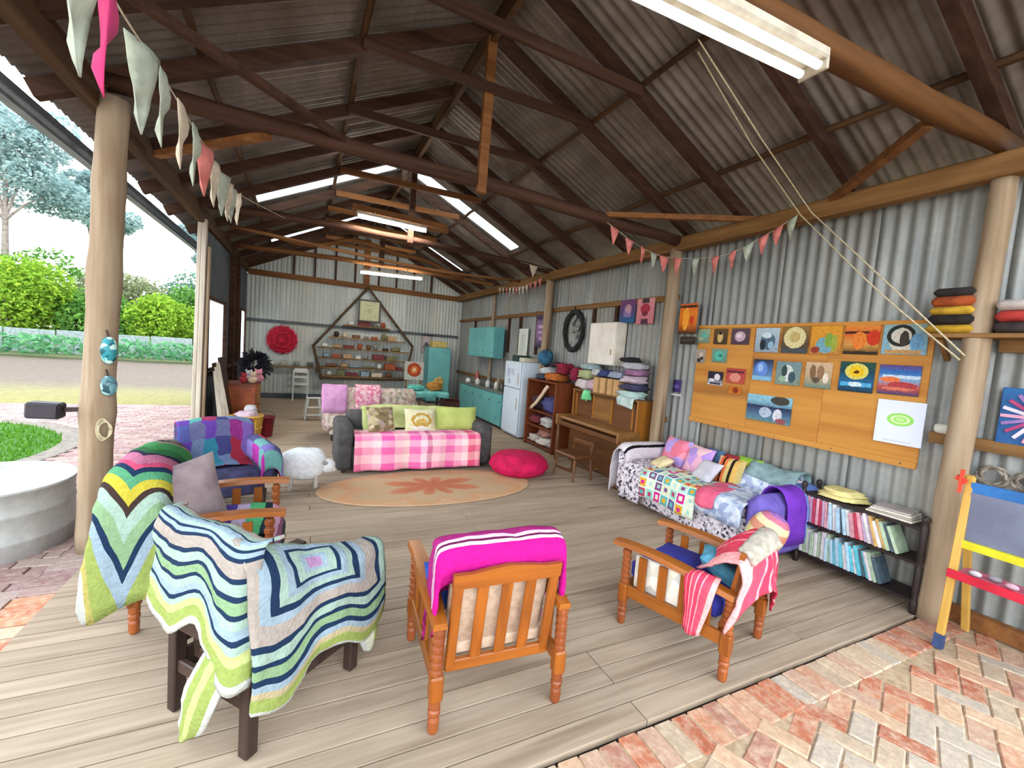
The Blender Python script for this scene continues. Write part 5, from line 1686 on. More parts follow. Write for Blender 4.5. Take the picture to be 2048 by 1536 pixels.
drape('draped_scarf', 'cream scarf hanging across the wardrobe opening', 'scarf', [[(3.60, 6.12, 1.10), (3.6, 6.05, 1.08)], [(3.58, 6.35, .85), (3.58, 6.28, .83)], [(3.59, 6.62, .66), (3.59, 6.55, .64)]], plain('cream_scarf_knit', '#c8b098', '#a89078', .95, 20), 4, 12, .01, 9, .02)
for (y, z, r, c, lb) in ((6.6, 1.16, (.15, .15, .05), '#38404c', 'dark folded pile on top of the wardrobe, far side'), (6.2, 1.16, (.17, .18, .07), '#a85c24', 'orange-brown bundle on top of the wardrobe'), (6.0, 1.30, (.12, .14, .09), '#7c1c34', 'wine red bundle high on the wardrobe top'), (6.45, 1.26, (.14, .15, .06), '#b4b8bc', 'pale grey bundle on the wardrobe top'), (6.25, 1.39, (.11, .13, .05), '#282830', 'black bundle on the wardrobe top')):
    bundle(3.84, y, z, r, c, lb, grp='bundles on the wardrobe')
gl = thing('blue_globe', 'blue globe on a stand above the wardrobe', 'globe', (3.88, 6.72, 1.26))
MB().ell((0, 0, .28), (.14, .14, .14), 18, 12).obj('sphere', blotch('globe_print', ['#3c6c84', '#4c8098', '#2c4c64', '#7ca4a8', '#34607c'], 7), gl, True)
MB().lathe([(.09, 0), (.09, .015), (.015, .03), (.012, .14)], 14).obj('stand', m_dark, gl, True)
MB().tube([(.155*math.sin(a), 0, .28-.155*math.cos(a)) for a in [PI*k/12 for k in range(13)]], .007, 6).obj('meridian', m_dark, gl, True)

# piano
pn = thing('upright_piano', 'brown upright piano against the right wall piled with cloth and boxes', 'piano', (3.82, 4.9, 0))
m_pi = wood('walnut_case', '#6c4424', '#4a2a14', 1, .45, .03, .1, .4, 14)
m_pil = wood('walnut_lid', '#8a6234', '#684420', 1, .4, .03, .1, .4, 14)
m_pis = wood('walnut_end', '#9a6420', '#7c4a14', 2, .45, .03, .1, .4, 12)
MB().box((3.94, 4.88, .86), (.26, 1.40, .46), None, .006).obj('upper_case', m_pi, pn, world=True)
MB().box((3.91, 4.88, .30), (.32, 1.40, .56), None, .006).obj('lower_case', m_pi, pn, world=True)
for y in (4.165, 5.595):
    MB().box((3.93, y, .55), (.30, .03, 1.10), None, .006).obj('end_panel', m_pis, pn, world=True)
    MB().box((3.68, y, .635), (.36, .035, .16), None, .01).obj('key_cheek', m_pil, pn, world=True)
    MB().lathe([(.03, 0), (.035, .04), (.022, .07), (.034, .2), (.03, .45), (.022, .5), (.036, .53), (.036, .56)], 12, (3.56, y, 0)).obj('leg', m_pi, pn, True, world=True)
MB().box((3.67, 4.88, .59), (.30, 1.40, .06), None, .008).obj('key_bed', m_pi, pn, world=True)
MB().box((3.685, 4.88, .675), (.27, 1.40, .05), (0, -.10, 0), .02).obj('fall_board', m_pil, pn, world=True)
MB().box((3.93, 4.88, 1.10), (.32, 1.46, .025), None, .006).obj('top_lid', m_pil, pn, world=True)
for k in range(3):
    y = 4.42+k*.46
    MB().box((3.805, y, .89), (.012, .40, .30), None, .004).obj('front_panel', m_pil if k == 1 else m_pi, pn, world=True)
for k in range(4):
    MB().box((3.80, 4.25+k*.42, .89), (.016, .03, .34)).obj('pilaster', m_pis, pn, world=True)
for y in (4.8, 4.96):
    MB().bar((3.70, y, .06), (3.78, y, .06), .04, .012).obj('pedal', plain('brass_pedal', '#a88c4c', metal=.6), pn, world=True)
# things on the piano
for (y, w, lb) in ((4.98, .26, 'cardboard box on the piano nearer the green shade'), (4.68, .24, 'second cardboard box on the piano')):
    b = thing('cardboard_box', lb, 'box', (3.9, y, 1.113), 0, 'cardboard boxes on the piano')
    MB().box((0, 0, .11), (.24, w, .22), None, .003).obj('carton', plain('cardboard', '#b89468', '#a07c50', .9, 10), b)
    MB().box((-.121, 0, .11), (.003, .03, .22)).obj('tape', plain('brown_tape', '#8c6c44', rough=.4), b)
piles = [(5.45, 1.113, (.13, .17, .08), '#c4b8bc', 'pale pink bundle at the far end of the piano top'), (5.42, 1.275, (.12, .16, .07), '#9ca478', 'sage green bundle on the pale pink one'), (5.38, 1.415, (.11, .15, .045), '#8ca0a4', 'grey-blue bundle topping the far piano pile'), (5.2, 1.113, (.12, .1, .09), '#b89ca8', 'mauve bundle beside the first cardboard box'),
         (4.98, 1.34, (.11, .14, .05), '#34406c', 'navy bundle on the first cardboard box'), (4.7, 1.34, (.11, .14, .05), '#8c94a8', 'grey-blue bundle on the second cardboard box'), (5.15, 1.34, (.1, .1, .05), '#b0b4b0', 'light grey bundle by the navy one'),
         (4.4, 1.113, (.15, .16, .05), '#a8c0bc', 'mint folded cloth at the near end of the piano'), (4.38, 1.215, (.14, .16, .045), '#3c3c58', 'navy folded cloth in the near piano pile'), (4.4, 1.305, (.14, .15, .05), '#b8a8b4', 'lilac-grey folded cloth in the near piano pile'), (4.37, 1.405, (.13, .15, .04), '#8c6484', 'plum folded cloth in the near piano pile'), (4.42, 1.485, (.13, .16, .045), '#a8a8b0', 'pale grey cloth near the top of the near piano pile'), (4.5, 1.575, (.1, .14, .035), '#1c1c20', 'black cloth topping the near piano pile')]
for (y, z, r, c, lb) in piles:
    bundle(3.9, y, z, r, c, lb, 'cloth_bundle', 'cloth', 'bundles on the piano')
bundle(3.86, 5.66, 1.2, (.1, .08, .12), '#7c1c38', 'wine red bundle between piano and wardrobe', 'cloth_bundle', 'cloth', 'bundles on the piano')
drape('hanging_cloth', 'mint white cloth hanging over the near end of the piano front', 'cloth', [[(3.95, 4.22, 1.118), (3.95, 4.52, 1.118)], [(3.755, 4.2, 1.12), (3.755, 4.52, 1.12)], [(3.745, 4.21, .99), (3.745, 4.5, 1.02)]], plain('mint_white_cloth', '#b8c8c4', '#94a8a4', .9, 14), 8, 10, .008, 9, .012)
gs = thing('green_lampshade', 'small bright green glass shade hanging on the piano front', 'lampshade', (3.74, 5.2, .99))
MB().lathe([(.02, .14), (.05, .12), (.075, .03), (.08, 0)], 16, cap=False).obj('shade', plain('green_glass', '#7cd49c', '#4ca468', .25, 4), gs, True, .006)
MB().lathe([(.004, -.03), (.028, .02), (.028, .06), (.01, .09)], 12).obj('bulb', plain('pale_green_bulb', '#b8f0b8', rough=.3), gs, True)
MB().tube([(0, 0, .13), (.03, 0, .16), (.09, 0, .165)], .006, 6).obj('hook', m_dark, gs, True)

# piano stool
st = thing('piano_stool', 'brown wooden stool in front of the piano', 'stool', (3.28, 4.72, 0), .1)
MB().box((0, 0, .31), (.34, .44, .045), None, .015).obj('seat', m_pi, st)
for sx in (-1, 1):
    for sy in (-1, 1):
        MB().bar((sx*.13, sy*.18, .3), (sx*.155, sy*.2, 0), .03, .03, ch=.004).obj('leg', m_pi, st)
    MB().bar((sx*.145, -.19, .12), (sx*.145, .19, .12), .02, .025).obj('stretcher', m_pi, st)
MB().box((.15, .0, .46), (.025, .40, .06), None, .008).obj('back_rail', m_pi, st)
for sy in (-1, 1):
    MB().bar((.15, sy*.18, .32), (.155, sy*.18, .48), .025, .025).obj('back_post', m_pi, st)

# ================================================================ FAR END
# ---------------------------------------------------------------- pole shelf on the end wall
hx = thing('pole_shelf', 'diamond-shaped shelf of rough poles on the end wall', 'shelf', (1.45, 12.15, .56))
m_pole = wood('rough_pole', '#5c4c38', '#3c3024', 0, .85, .05, .4, .1, 14)
Y_ = 12.14
pole = [((1.45, 2.98), (.20, 1.36)), ((1.45, 2.98), (2.70, 1.52)), ((.20, 1.40), (.42, .54)), ((2.70, 1.52), (2.52, .58)), ((.36, .58), (2.6, .60))]
for (a, b) in pole:
    MB().tube([(a[0]+(b[0]-a[0])*q/6, Y_-.1, a[1]+(b[1]-a[1])*q/6+random.uniform(-.012, .012)) for q in range(7)], .034, 7, jit=.12).obj('pole', m_pole, hx, True, world=True)
m_plank = wood('brown_shelf_plank', '#8a6a44', '#64482c', 0, .7, .1, .2, .2, 14)
shz = [(1.95, .88, 2.06), (1.62, .55, 2.5), (1.34, .28, 2.62), (1.08, .32, 2.6), (.84, .38, 2.58), (.62, .42, 2.52)]
for z, a, b in shz:
    MB().box(((a+b)/2, Y_, z), (b-a, .24, .03), None, .004).obj('shelf_plank', m_plank, hx, world=True)
rs = random.Random(21)
sc = [('blue-grey', '#7c94a0'), ('cream', '#c4b8a0'), ('brown', '#6c4830'), ('rust', '#94482c'), ('white', '#c8c8c0'), ('grey', '#7c7870'), ('dark', '#342c28'), ('tan', '#a88860'), ('maroon', '#6c2c30'), ('olive', '#6c6844')]
rowsn = ['topmost', 'second', 'third', 'fourth', 'fifth', 'lowest']
for si, (z, a, b) in enumerate(shz):
    x = a+.12
    k = 0
    used = set()
    while x < b-.2:
        w = rs.uniform(.12, .30)
        h = rs.uniform(.07, .17)
        ci = rs.randrange(10)
        while ci in used:
            ci = (ci+1) % 10
        used.add(ci)
        nmc, hexc = sc[ci]
        kind = rs.choice(['box', 'bundle', 'jar'])
        lb = '%s %s on the %s plank of the pole shelf' % (nmc, {'box': 'box', 'bundle': 'folded cloth', 'jar': 'round pot'}[kind], rowsn[si])
        zz = z+.0155
        if kind == 'box':
            o = MB().box((x+w/2, Y_-.01, zz+h/2), (w, .17, h), None, .008).obj('storage_box', plain('shelf_'+nmc, hexc))
            tag(o, lb, 'box', 'things on the pole shelf')
        elif kind == 'bundle':
            o = MB().ell((x+w/2, Y_-.01, zz+h*.4), (w/2, .09, h*.4), 14, 8, None, .5, .1).obj('folded_cloth', plain('shelf_'+nmc, hexc), None, True)
            tag(o, lb, 'cloth', 'things on the pole shelf')
        else:
            r = min(w/2, .07)
            t = thing('pot', lb, 'pot', (x+r, Y_-.01, zz), 0, 'things on the pole shelf')
            MB().lathe([(r*.6, 0), (r, h*.4), (r*.85, h*.8), (r*.6, h*.9), (r*.7, h)], 12).obj('body', plain('shelf_'+nmc, hexc), t, True)
            MB().lathe([(r*.62, h*.96), (r*.3, h*.99), (.002, h)], 12).obj('lid', plain('shelf_'+nmc, hexc), t, True)
            w = 2*r
        x += w+rs.uniform(.02, .12)
        k += 1
def backpic(x0, x1, z0, z1, base, layers, label, name, y=12.3, cat='picture', th=.02, frame=None):
    t = thing(name, label, cat, ((x0+x1)/2, y, z0))
    m = painting('bart_'+label.replace(' ', '_')[:40], base, layers, False, ('X', 'Z'))
    MB().box(((x0+x1)/2, y, (z0+z1)/2), (x1-x0, th, z1-z0), None, .002).obj('canvas', m, t, world=True)
    if frame:
        for (c, d) in ((((x0+x1)/2, z0), (x1-x0+.06, .04)), (((x0+x1)/2, z1), (x1-x0+.06, .04)), ((x0, (z0+z1)/2), (.04, z1-z0)), ((x1, (z0+z1)/2), (.04, z1-z0))):
            MB().box((c[0], y-.012, c[1]), (d[0], .035, d[1])).obj('frame', frame, t, world=True)
    return t
backpic(1.25, 1.77, 2.10, 2.64, ['#b4b490', '#bcbc98'], [('c', .5, .5, .12, .12, '#a8a480'), ('r', .3, .75, .7, .8, '#a8a888')], 'cream framed clock-like picture in the peak of the pole shelf', 'framed_picture', 12.0, frame=m_dark)
backpic(3.0, 3.3, 1.35, 1.9, ['#8c8484', '#a49898', '#948c8c'], [('c', .5, .7, .3, .2, '#b4a8ac'), ('c', .5, .35, .35, .18, '#70686c'), ('c', .5, .5, .15, .1, '#4c444c')], 'mauve-grey wall hanging between the pole shelf and the teal cupboard', 'wall_hanging')
# red rosette
ro = thing('red_rosette', 'large round red fabric rosette on the end wall', 'rosette', (-.5, 12.25, 1.1))
m_red = plain('rosette_red', '#b01830', '#8c1024', .85, 12, bump=.3)
m_red2 = plain('rosette_pink', '#d87080', '#c05c6c', .85, 12)
for k, (r, n, mm, y) in enumerate(((.36, 16, m_red2, 12.29), (.33, 14, m_red, 12.26), (.24, 12, m_red, 12.22), (.14, 8, m_red, 12.19))):
    for i in range(n):
        a = 2*PI*i/n + k*.3
        MB().ell((-.5+r*.72*math.cos(a), y, 1.46+r*.72*math.sin(a)), (r*.30, .03, r*.30), 8, 6, (0, -a, 0), 1, .2).obj('petal', mm, ro, True, world=True)
MB().ell((-.5, 12.18, 1.46), (.09, .05, .09), 12, 8, None, 1, .2).obj('centre', m_red, ro, True, world=True)
# ledge with small things
ld = thing('wall_ledge', 'long narrow ledge on the end wall under the red rosette', 'ledge', (-.2, 12.2, .80))
MB().box((-.2, 12.2, .80), (1.3, .2, .03), None, .004).obj('board', m_plank, ld, world=True)
for x in (-.7, .3):
    MB().bar((x, 12.3, .66), (x, 12.14, .79), .03, .03).obj('bracket', m_plank, ld, world=True)
for k, (x, c, lb) in enumerate(((-.7, '#c4c4b8', 'white pot at the left of the ledge'), (-.45, '#b8b4a4', 'cream pot beside the white one on the ledge'), (-.15, '#8c8c80', 'grey pot in the middle of the ledge'), (.15, '#5c5c58', 'dark pot at the right of the ledge'))):
    t = thing('pot', lb, 'pot', (x, 12.19, .816))
    MB().lathe([(.05, 0), (.07, .05), (.06, .1), (.065, .12)], 12).obj('body', plain('ledge_'+c[1:], c), t, True)
    MB().lathe([(.066, .12), (.07, .125), (.06, .13), (.002, .125)], 12).obj('rim', plain('ledge_rim', '#a8a498'), t, True)
# white chair and small white stool
m_wp = plain('white_paint', '#cfcfca', '#b8b8b2', .5, 6)
wc2 = thing('white_chair', 'small white wooden chair below the ledge at the end wall', 'chair', (-.05, 11.9, 0))
MB().box((0, 0, .40), (.36, .36, .03), None, .006).obj('seat', m_wp, wc2)
for sx in (-1, 1):
    for sy in (-1, 1):
        MB().bar((sx*.16, sy*.16, 0), (sx*.16, sy*.16, .4 if sy < 0 else .74), .032, .032).obj('leg', m_wp, wc2)
MB().box((0, .165, .72), (.3, .025, .12), None, .03).obj('back_rest', m_wp, wc2)
MB().box((0, .165, .56), (.3, .02, .05)).obj('back_rail', m_wp, wc2)
ss = thing('step_stool', 'small white slatted step stool on the deck behind the floral sofa', 'stool', (.2, 9.2, 0), .1)
for sx in (-1, 1):
    for sy in (-1, 1):
        MB().bar((sx*.10, sy*.07, .40), (sx*.15, sy*.13, 0), .025, .025).obj('leg', m_wp, ss)
for z, y in ((.41, 0), (.24, -.10), (.10, -.13)):
    MB().box((0, y, z), (.26, .12, .022), None, .004).obj('step', m_wp, ss)
# tall teal cupboard with a box on it
tcup = thing('tall_cupboard', 'tall plain teal cupboard in the far right corner', 'cupboard', (3.45, 11.95, 0))
MB().box((3.4, 11.98, .80), (.62, .5, 1.50), None, .006).obj('body', m_teal, tcup, world=True)
MB().box((3.4, 11.722, .81), (.60, .02, 1.46), None, .004).obj('door', m_teal_d, tcup, world=True)
MB().ell((3.16, 11.70, .8), (.012, .012, .014), 8, 6).obj('knob', m_dark, tcup, True, world=True)
MB().box((3.4, 11.98, .03), (.56, .46, .05)).obj('plinth', m_dark, tcup, world=True)
o = MB().box((3.38, 11.9, 1.64), (.42, .3, .17), None, .01).obj('yellow_box', plain('yellow_carton', '#bca868', '#a08c4c', .8, 8))
tag(o, 'pale yellow box on top of the tall teal cupboard', 'box')
# teal covered table and flower canvas
tb = thing('covered_table', 'small dark table under a teal cloth near the end wall', 'table', (2.3, 9.15, 0))
MB().box((0, 0, .60), (.95, .55, .03), None, .005).obj('table_top', m_dark, tb)
for sx in (-1, 1):
    for sy in (-1, 1):
        MB().box((sx*.42, sy*.23, .29), (.045, .045, .585), None, .004).obj('leg', m_dark, tb)
MB().box((0, -.1, .25), (.86, .4, .02)).obj('lower_shelf', m_dark, tb)
m_tcl = plain('turquoise_cloth', '#6cb0a8', '#4c9490', .9, 8)
drape('turquoise_cloth', 'turquoise cloth spread over the small dark table', 'cloth', [[(1.78, 8.83, .46), (2.1, 8.83, .50), (2.5, 8.83, .53), (2.82, 8.83, .50)], [(1.79, 8.86, .622), (2.1, 8.86, .625), (2.5, 8.86, .625), (2.81, 8.86, .622)], [(1.79, 9.42, .622), (2.1, 9.42, .625), (2.5, 9.42, .625), (2.81, 9.42, .622)]], m_tcl, 16, 12, .008, 8, .012)
t = backpic(1.98, 2.40, .82, 1.22, ['#b8bcae', '#c0b4a8'], [('c', .5, .55, .36, .38, '#b0401c'), ('c', .5, .55, .2, .22, '#d87838'), ('c', .5, .55, .08, .1, '#e8c8a0')], 'canvas with a big orange flower standing behind the turquoise table', 'flower_canvas', 9.48)
for x in (2.03, 2.35):
    MB().bar((x, 9.5, 0), (x, 9.5, 1.2), .03, .03).obj('stand_leg', m_plank, t, world=True)
for (x, y, r, c, lb) in ((2.55, 9.1, (.14, .12, .09), '#b07838', 'orange-brown cloth heap on the turquoise table'), (2.15, 9.05, (.16, .12, .06), '#5cb0a4', 'turquoise cloth heap on the table'), (2.68, 9.25, (.1, .1, .14), '#a88c4c', 'mustard bundle at the right of the turquoise table')):
    bundle(x, y, .634, r, c, lb, 'cloth_heap', 'cloth', 'heaps on the turquoise table', .8)
bx = thing('brown_pouffe', 'dark red-brown leather cube stool near the teal bench', 'stool', (3.0, 9.35, 0))
MB().box((0, 0, .22), (.38, .38, .40), None, .03).obj('cube', plain('oxblood_leather', '#4c2420', '#341814', .4, 10), bx)
MB().box((0, 0, .43), (.36, .36, .04), None, .018).obj('lid', plain('oxblood_leather', '#4c2420'), bx)
# floral sofa behind the dark one
fs = thing('floral_sofa', 'floral sofa behind the dark sofa with its back to it', 'sofa', (1.05, 7.5, 0))
m_flo = blotch('beige_rose_floral', ['#b4a898', '#a89484', '#c0b4a8', '#b08c8c', '#a8a088', '#8c8478', '#c8a8b0', '#b8ac9c'], 20)
MB().box((0, .05, .24), (1.3, .7, .32), None, .03).obj('base', m_flo, fs, True)
MB().box((0, -.28, .52), (1.36, .18, .66), (-.08, 0, 0), .07).obj('backrest', m_flo, fs, True)
for sx in (-1, 1):
    MB().box((sx*.66, .04, .38), (.18, .74, .50), None, .07).obj('arm', m_flo, fs, True)
    for sy in (-1, 1):
        MB().box((sx*.6, sy*.28, .04), (.05, .05, .08)).obj('foot', m_dark, fs)
MB().box((0, .08, .45), (1.12, .5, .12), None, .04).obj('seat_cushion', m_flo, fs, True)
rows = [[(x, y, z) for x in (-.78, -.62, -.42)] for (y, z) in ((-.42, .46), (-.41, .70), (-.36, .86), (-.26, .875), (-.15, .82), (-.12, .6))]
drape('orchid_throw', 'orchid pink throw over the left end of the floral sofa', 'throw', rows, plain('orchid_cotton', '#c490b8', '#a878a0', .9, 8), 10, 16, .014, 8, .012, fs)
rows = [[(x, y, z) for x in (-.30, -.10, .08)] for (y, z) in ((-.43, .30), (-.42, .70), (-.36, .875), (-.26, .885), (-.15, .82))]
drape('rose_print_cloth', 'rose pink printed cloth over the middle of the floral sofa back', 'cloth', rows, blotch('rose_print', ['#c890a0', '#c06c88', '#d0b0b0', '#b87c90', '#c8a0a8'], 24), 10, 16, .012, 8, .012, fs)

# ---------------------------------------------------------------- far left corner
cb = thing('toy_cabinet', 'orange-brown cabinet heaped with toys against the left wall', 'cabinet', (-.85, 8.15, 0))
MB().box((-.87, 8.15, .40), (.44, .55, .76), None, .006).obj('body', m_wdr, cb, world=True)
MB().box((-.645, 8.15, .42), (.016, .50, .66), None, .004).obj('door', m_pis, cb, world=True)
MB().ell((-.63, 7.96, .45), (.012, .014, .014), 8, 6).obj('knob', m_dark, cb, True, world=True)
MB().box((-.87, 7.872, .42), (.40, .016, .62), None, .004).obj('end_panel', plain('orange_stain', '#94481c', '#743414', .5, 6), cb, world=True)
for k, (x, y, z, r, c, lb) in enumerate(((-.72, 7.98, .78, .07, '#b8a088', 'tan soft toy on the toy cabinet'), (-.85, 8.02, .78, .06, '#9a2c34', 'red soft toy on the toy cabinet'), (-.66, 8.18, .78, .08, '#c07c8c', 'pink soft toy on the toy cabinet'), (-.8, 8.26, .78, .07, '#c4c4c8', 'white soft toy on the toy cabinet'))):
    t = thing('soft_toy', lb, 'toy', (x, y, z), 0, 'soft toys on the cabinet')
    mm = plain('toy_'+c[1:], c, None, .95, 20)
    MB().ell((0, 0, r*.9), (r, r*.9, r*.9), 12, 8).obj('body', mm, t, True)
    MB().ell((.01, -.02, r*2.1), (r*.7, r*.65, r*.6), 12, 8).obj('head', mm, t, True)
    for sx in (-1, 1):
        MB().ell((sx*r*.5, -.02, r*2.65), (r*.22, r*.15, r*.25), 8, 6).obj('ear', mm, t, True)
fp = thing('feather_plume', 'big black feathery plume standing behind the toy cabinet', 'plume', (-.75, 8.55, 0))
MB().lathe([(.13, 0), (.15, .02), (.03, .05), (.02, .9)], 12).obj('stand', m_dark, fp, True)
rs = random.Random(4)
pl = MB()
for k in range(420):
    d = Vector((rs.gauss(0, 1), rs.gauss(0, .8), rs.gauss(0, 1))).normalized()
    p = Vector((0, -.05, 1.05)) + Vector((d.x*.2, d.y*.16, d.z*.22))*rs.uniform(.3, 1)
    e = p + (d+Vector((0, 0, -.3)))*.1
    sd = d.orthogonal().normalized()*.025
    pl.add([p-sd, p+sd, e+sd*.3, e-sd*.3], [(0, 1, 2, 3)])
o = pl.obj('plumage', plain('black_feather', '#14161e', '#0c0e14', .8), fp)
o['kind'] = 'stuff'
bk = thing('wicker_basket', 'yellow wicker basket standing before the toy cabinet', 'basket', (-.72, 7.3, 0))
m_wick = plain('yellow_wicker', '#c49c48', '#9a7428', .8, 30, stretch=(1, 1, .3), bump=.5)
MB().lathe([(.15, 0), (.17, .03), (.205, .36), (.215, .38), (.2, .39), (.17, .05), (.01, .04)], 22, cap=False).obj('wall', m_wick, bk, True)
for k in range(22):
    a = 2*PI*k/22
    MB().bar((.172*math.cos(a), .172*math.sin(a), .01), (.21*math.cos(a), .21*math.sin(a), .37), .016, .012, (math.cos(a), math.sin(a), 0)).obj('stake', m_wick, bk)
for z, r in ((.06, .178), (.2, .196), (.37, .214)):
    MB().tube([(r*math.cos(a), r*math.sin(a), z) for a in [2*PI*i/24 for i in range(25)]], .012, 6).obj('hoop', m_wick, bk, True)
for k, (x, y, r, c, lb) in enumerate(((-.72, 7.3, (.14, .14, .07), '#c0a8b4', 'pink-white bundle filling the wicker basket'), (-.68, 7.4, (.08, .08, .08), '#b8b4b8', 'pale grey bundle at the back of the wicker basket'))):
    bundle(x, y, .30+.05*k, r, c, lb, 'cloth_bundle', 'cloth', 'bundles in the basket')
rb = thing('red_bucket', 'dark red bucket right behind the wicker basket', 'bucket', (-.5, 7.62, 0))
MB().lathe([(.10, 0), (.13, .3), (.14, .3), (.135, .31), (.12, .3), (.095, .02), (.01, .02)], 18, cap=False).obj('pail', plain('dark_red_plastic', '#7c2028', '#601820', .4), rb, True)
MB().tube([(.135*math.cos(a), 0, .3+.1*math.sin(a)) for a in [PI*i/10 for i in range(11)]], .005, 6).obj('bail', m_dark, rb, True)
# leaning sheets and planks by the plank post
for k, (x, y, w, h, m, lb) in enumerate(((-1.02, 7.75, .5, 1.2, m_dark, 'dark board leaning against the left wall'), (-1.08, 7.55, .3, 1.12, m_brown, 'brown board leaning behind the dark board'))):
    o = MB().box((0, 0, 0), (.02, w, h), None, .003).obj('leaning_board', m, loc=(x, y, h/2*math.cos(.16)+.003))
    o.rotation_euler = (0, -.16, 0)
    tag(o, lb, 'board')
for k in range(3):
    o = MB().bar((-.98+.05*k, 7.12+.05*k, .0), (-1.13+.01*k, 7.36+.03*k, 1.0+.06*k), .05, .018).obj('loose_plank', m_white)
    tag(o, ('leftmost', 'middle', 'rightmost')[k] + ' pale loose plank leaning by the plank post', 'plank', 'loose planks by the post')

# ================================================================ LEFT SIDE
tk = thing('steel_tub', 'round galvanised steel tub outside the knotty post', 'tub', (-1.97, 4.15, -.02))
m_galv = zinc('galvanised_tub', '#c4c6c4', '#a8aca8', '#b0a08c', .45, .1)
MB().lathe([(.46, 0), (.475, .01), (.475, .12), (.482, .13), (.475, .14), (.475, .30), (.482, .31), (.475, .32), (.475, .45), (.49, .46), (.49, .475), (.462, .475), (.462, .03), (.01, .03)], 40, cap=False).obj('shell', m_galv, tk, True)
s = NT('tub_water')
s.b.inputs['Transmission Weight'].default_value = 0
m_wat = s.fin((.45, .55, .60, 1), .08, 0, .6)
MB().lathe([(.462, .43), (.3, .431), (.01, .431)], 36, cap=False).obj('water', m_wat, tk, True)
for sg in (-1, 1):
    MB().tube([(sg*.08*math.cos(a)+0, -.49, .38-.05*math.sin(a)) for a in [PI*i/8 for i in range(9)]], .008, 6).obj('handle', m_galv, tk, True) if sg > 0 else None
# flood light on the knotty post
fl_ = thing('flood_light', 'black box flood light fixed to the knotty post', 'light', (-1.47, 3.82, .98))
MB().box((-1.50, 3.82, .99), (.17, .10, .105), (0, .05, 0), .012).obj('housing', plain('black_plastic', '#26242a', '#1a181c', .5), fl_, world=True)
MB().box((-1.50, 3.766, .99), (.14, .006, .08), (0, .05, 0)).obj('lens', plain('dark_glass', '#38363c', rough=.15), fl_, world=True)
MB().bar((-1.42, 3.85, .99), (-1.32, 3.88, .99), .03, .03).obj('bracket', m_dark, fl_, world=True)
# mosaic ornaments on the post
m_mos = blotch('teal_mosaic', ['#2c7c84', '#7cb8b4', '#1c4c54', '#a8c8c0', '#347880'], 34, .3)
for k, (z, h, lb) in enumerate(((1.40, .19, 'upper teal mosaic ornament on the knotty post'), (1.16, .14, 'lower grey-teal mosaic ornament on the knotty post'))):
    t = thing('mosaic_ornament', lb, 'ornament', (-1.17, 3.80, z-h/2), 0)
    MB().ell((-1.185, 3.815, z), (.045, .04, h/2), 12, 10, None, .9, .12).obj('body', m_mos if k == 0 else blotch('slate_mosaic', ['#4c6c74', '#8cb0b4', '#2c444c', '#5c848c'], 34, .3), t, True, world=True)
    MB().tube([(-1.185, 3.81, z+h/2-.01), (-1.20, 3.82, z+h/2+.04)], .006, 6).obj('hook', m_dark, t, True, world=True)
wr_ = thing('wire_coil', 'loops of pale wire hanging low on the knotty post', 'wire', (-1.18, 3.78, .78))
for k in range(3):
    MB().tube([(-1.21+.035*math.cos(a)+.008*k, 3.802-.004*k, .86+(.075-.01*k)*math.sin(a)) for a in [2*PI*i/18 for i in range(19)]], .004, 5).obj('loop', m_rope, wr_, True, world=True)
# ================================================================ OUTDOORS
def leafmat(name, c, c2, tr=.35):
    s = NT(name)
    g = s.n('NewGeometry')
    col = s.ramp(g.outputs['Random Per Island'], [(0, c2), (1, c)])
    d = s.n('BsdfDiffuse')
    t = s.n('BsdfTranslucent')
    s.l(col, d.inputs[0])
    s.l(col, t.inputs[0])
    m = s.n('MixShader')
    m.inputs[0].default_value = tr
    s.l(d.outputs[0], m.inputs[1])
    s.l(t.outputs[0], m.inputs[2])
    s.l(m.outputs[0], s.o.inputs[0])
    return s.m
L_lime = leafmat('lime_leaves', '#95b23e', '#63892d')
L_green = leafmat('green_leaves', '#719b46', '#426c34')
L_blue = leafmat('blue_green_leaves', '#779580', '#507465')
L_olive = leafmat('olive_leaves', '#898e6a', '#636c4d')
L_gum = leafmat('gum_leaves', '#a5b7b3', '#829e9e', .5)  # distance haze is put into the leaf colour as a paler tone
L_veg = leafmat('vegetable_leaves', '#70a170', '#457e59')
m_trunk = plain('pale_gum_bark', '#867c74', '#685c56', .9, 6)

def leaves(mb, c, r, n, sz, rs):
    for _ in range(n):
        d = Vector((rs.gauss(0, 1), rs.gauss(0, 1), rs.gauss(0, 1))).normalized()
        k = rs.uniform(.55, 1.0)**.6
        p = Vector(c) + Vector((d.x*r[0], d.y*r[1], d.z*r[2]))*k
        a = Vector((rs.gauss(0, 1), rs.gauss(0, 1), rs.gauss(0, .7))).normalized()
        b = a.orthogonal().normalized()
        b = (b*math.cos(rs.random()*6) + a.cross(b)*math.sin(rs.random()*6)).normalized()
        w = sz*rs.uniform(.6, 1.3)
        mb.add([p-a*w, p+b*w*.45, p+a*w, p-b*w*.45], [(0, 1, 2, 3)])

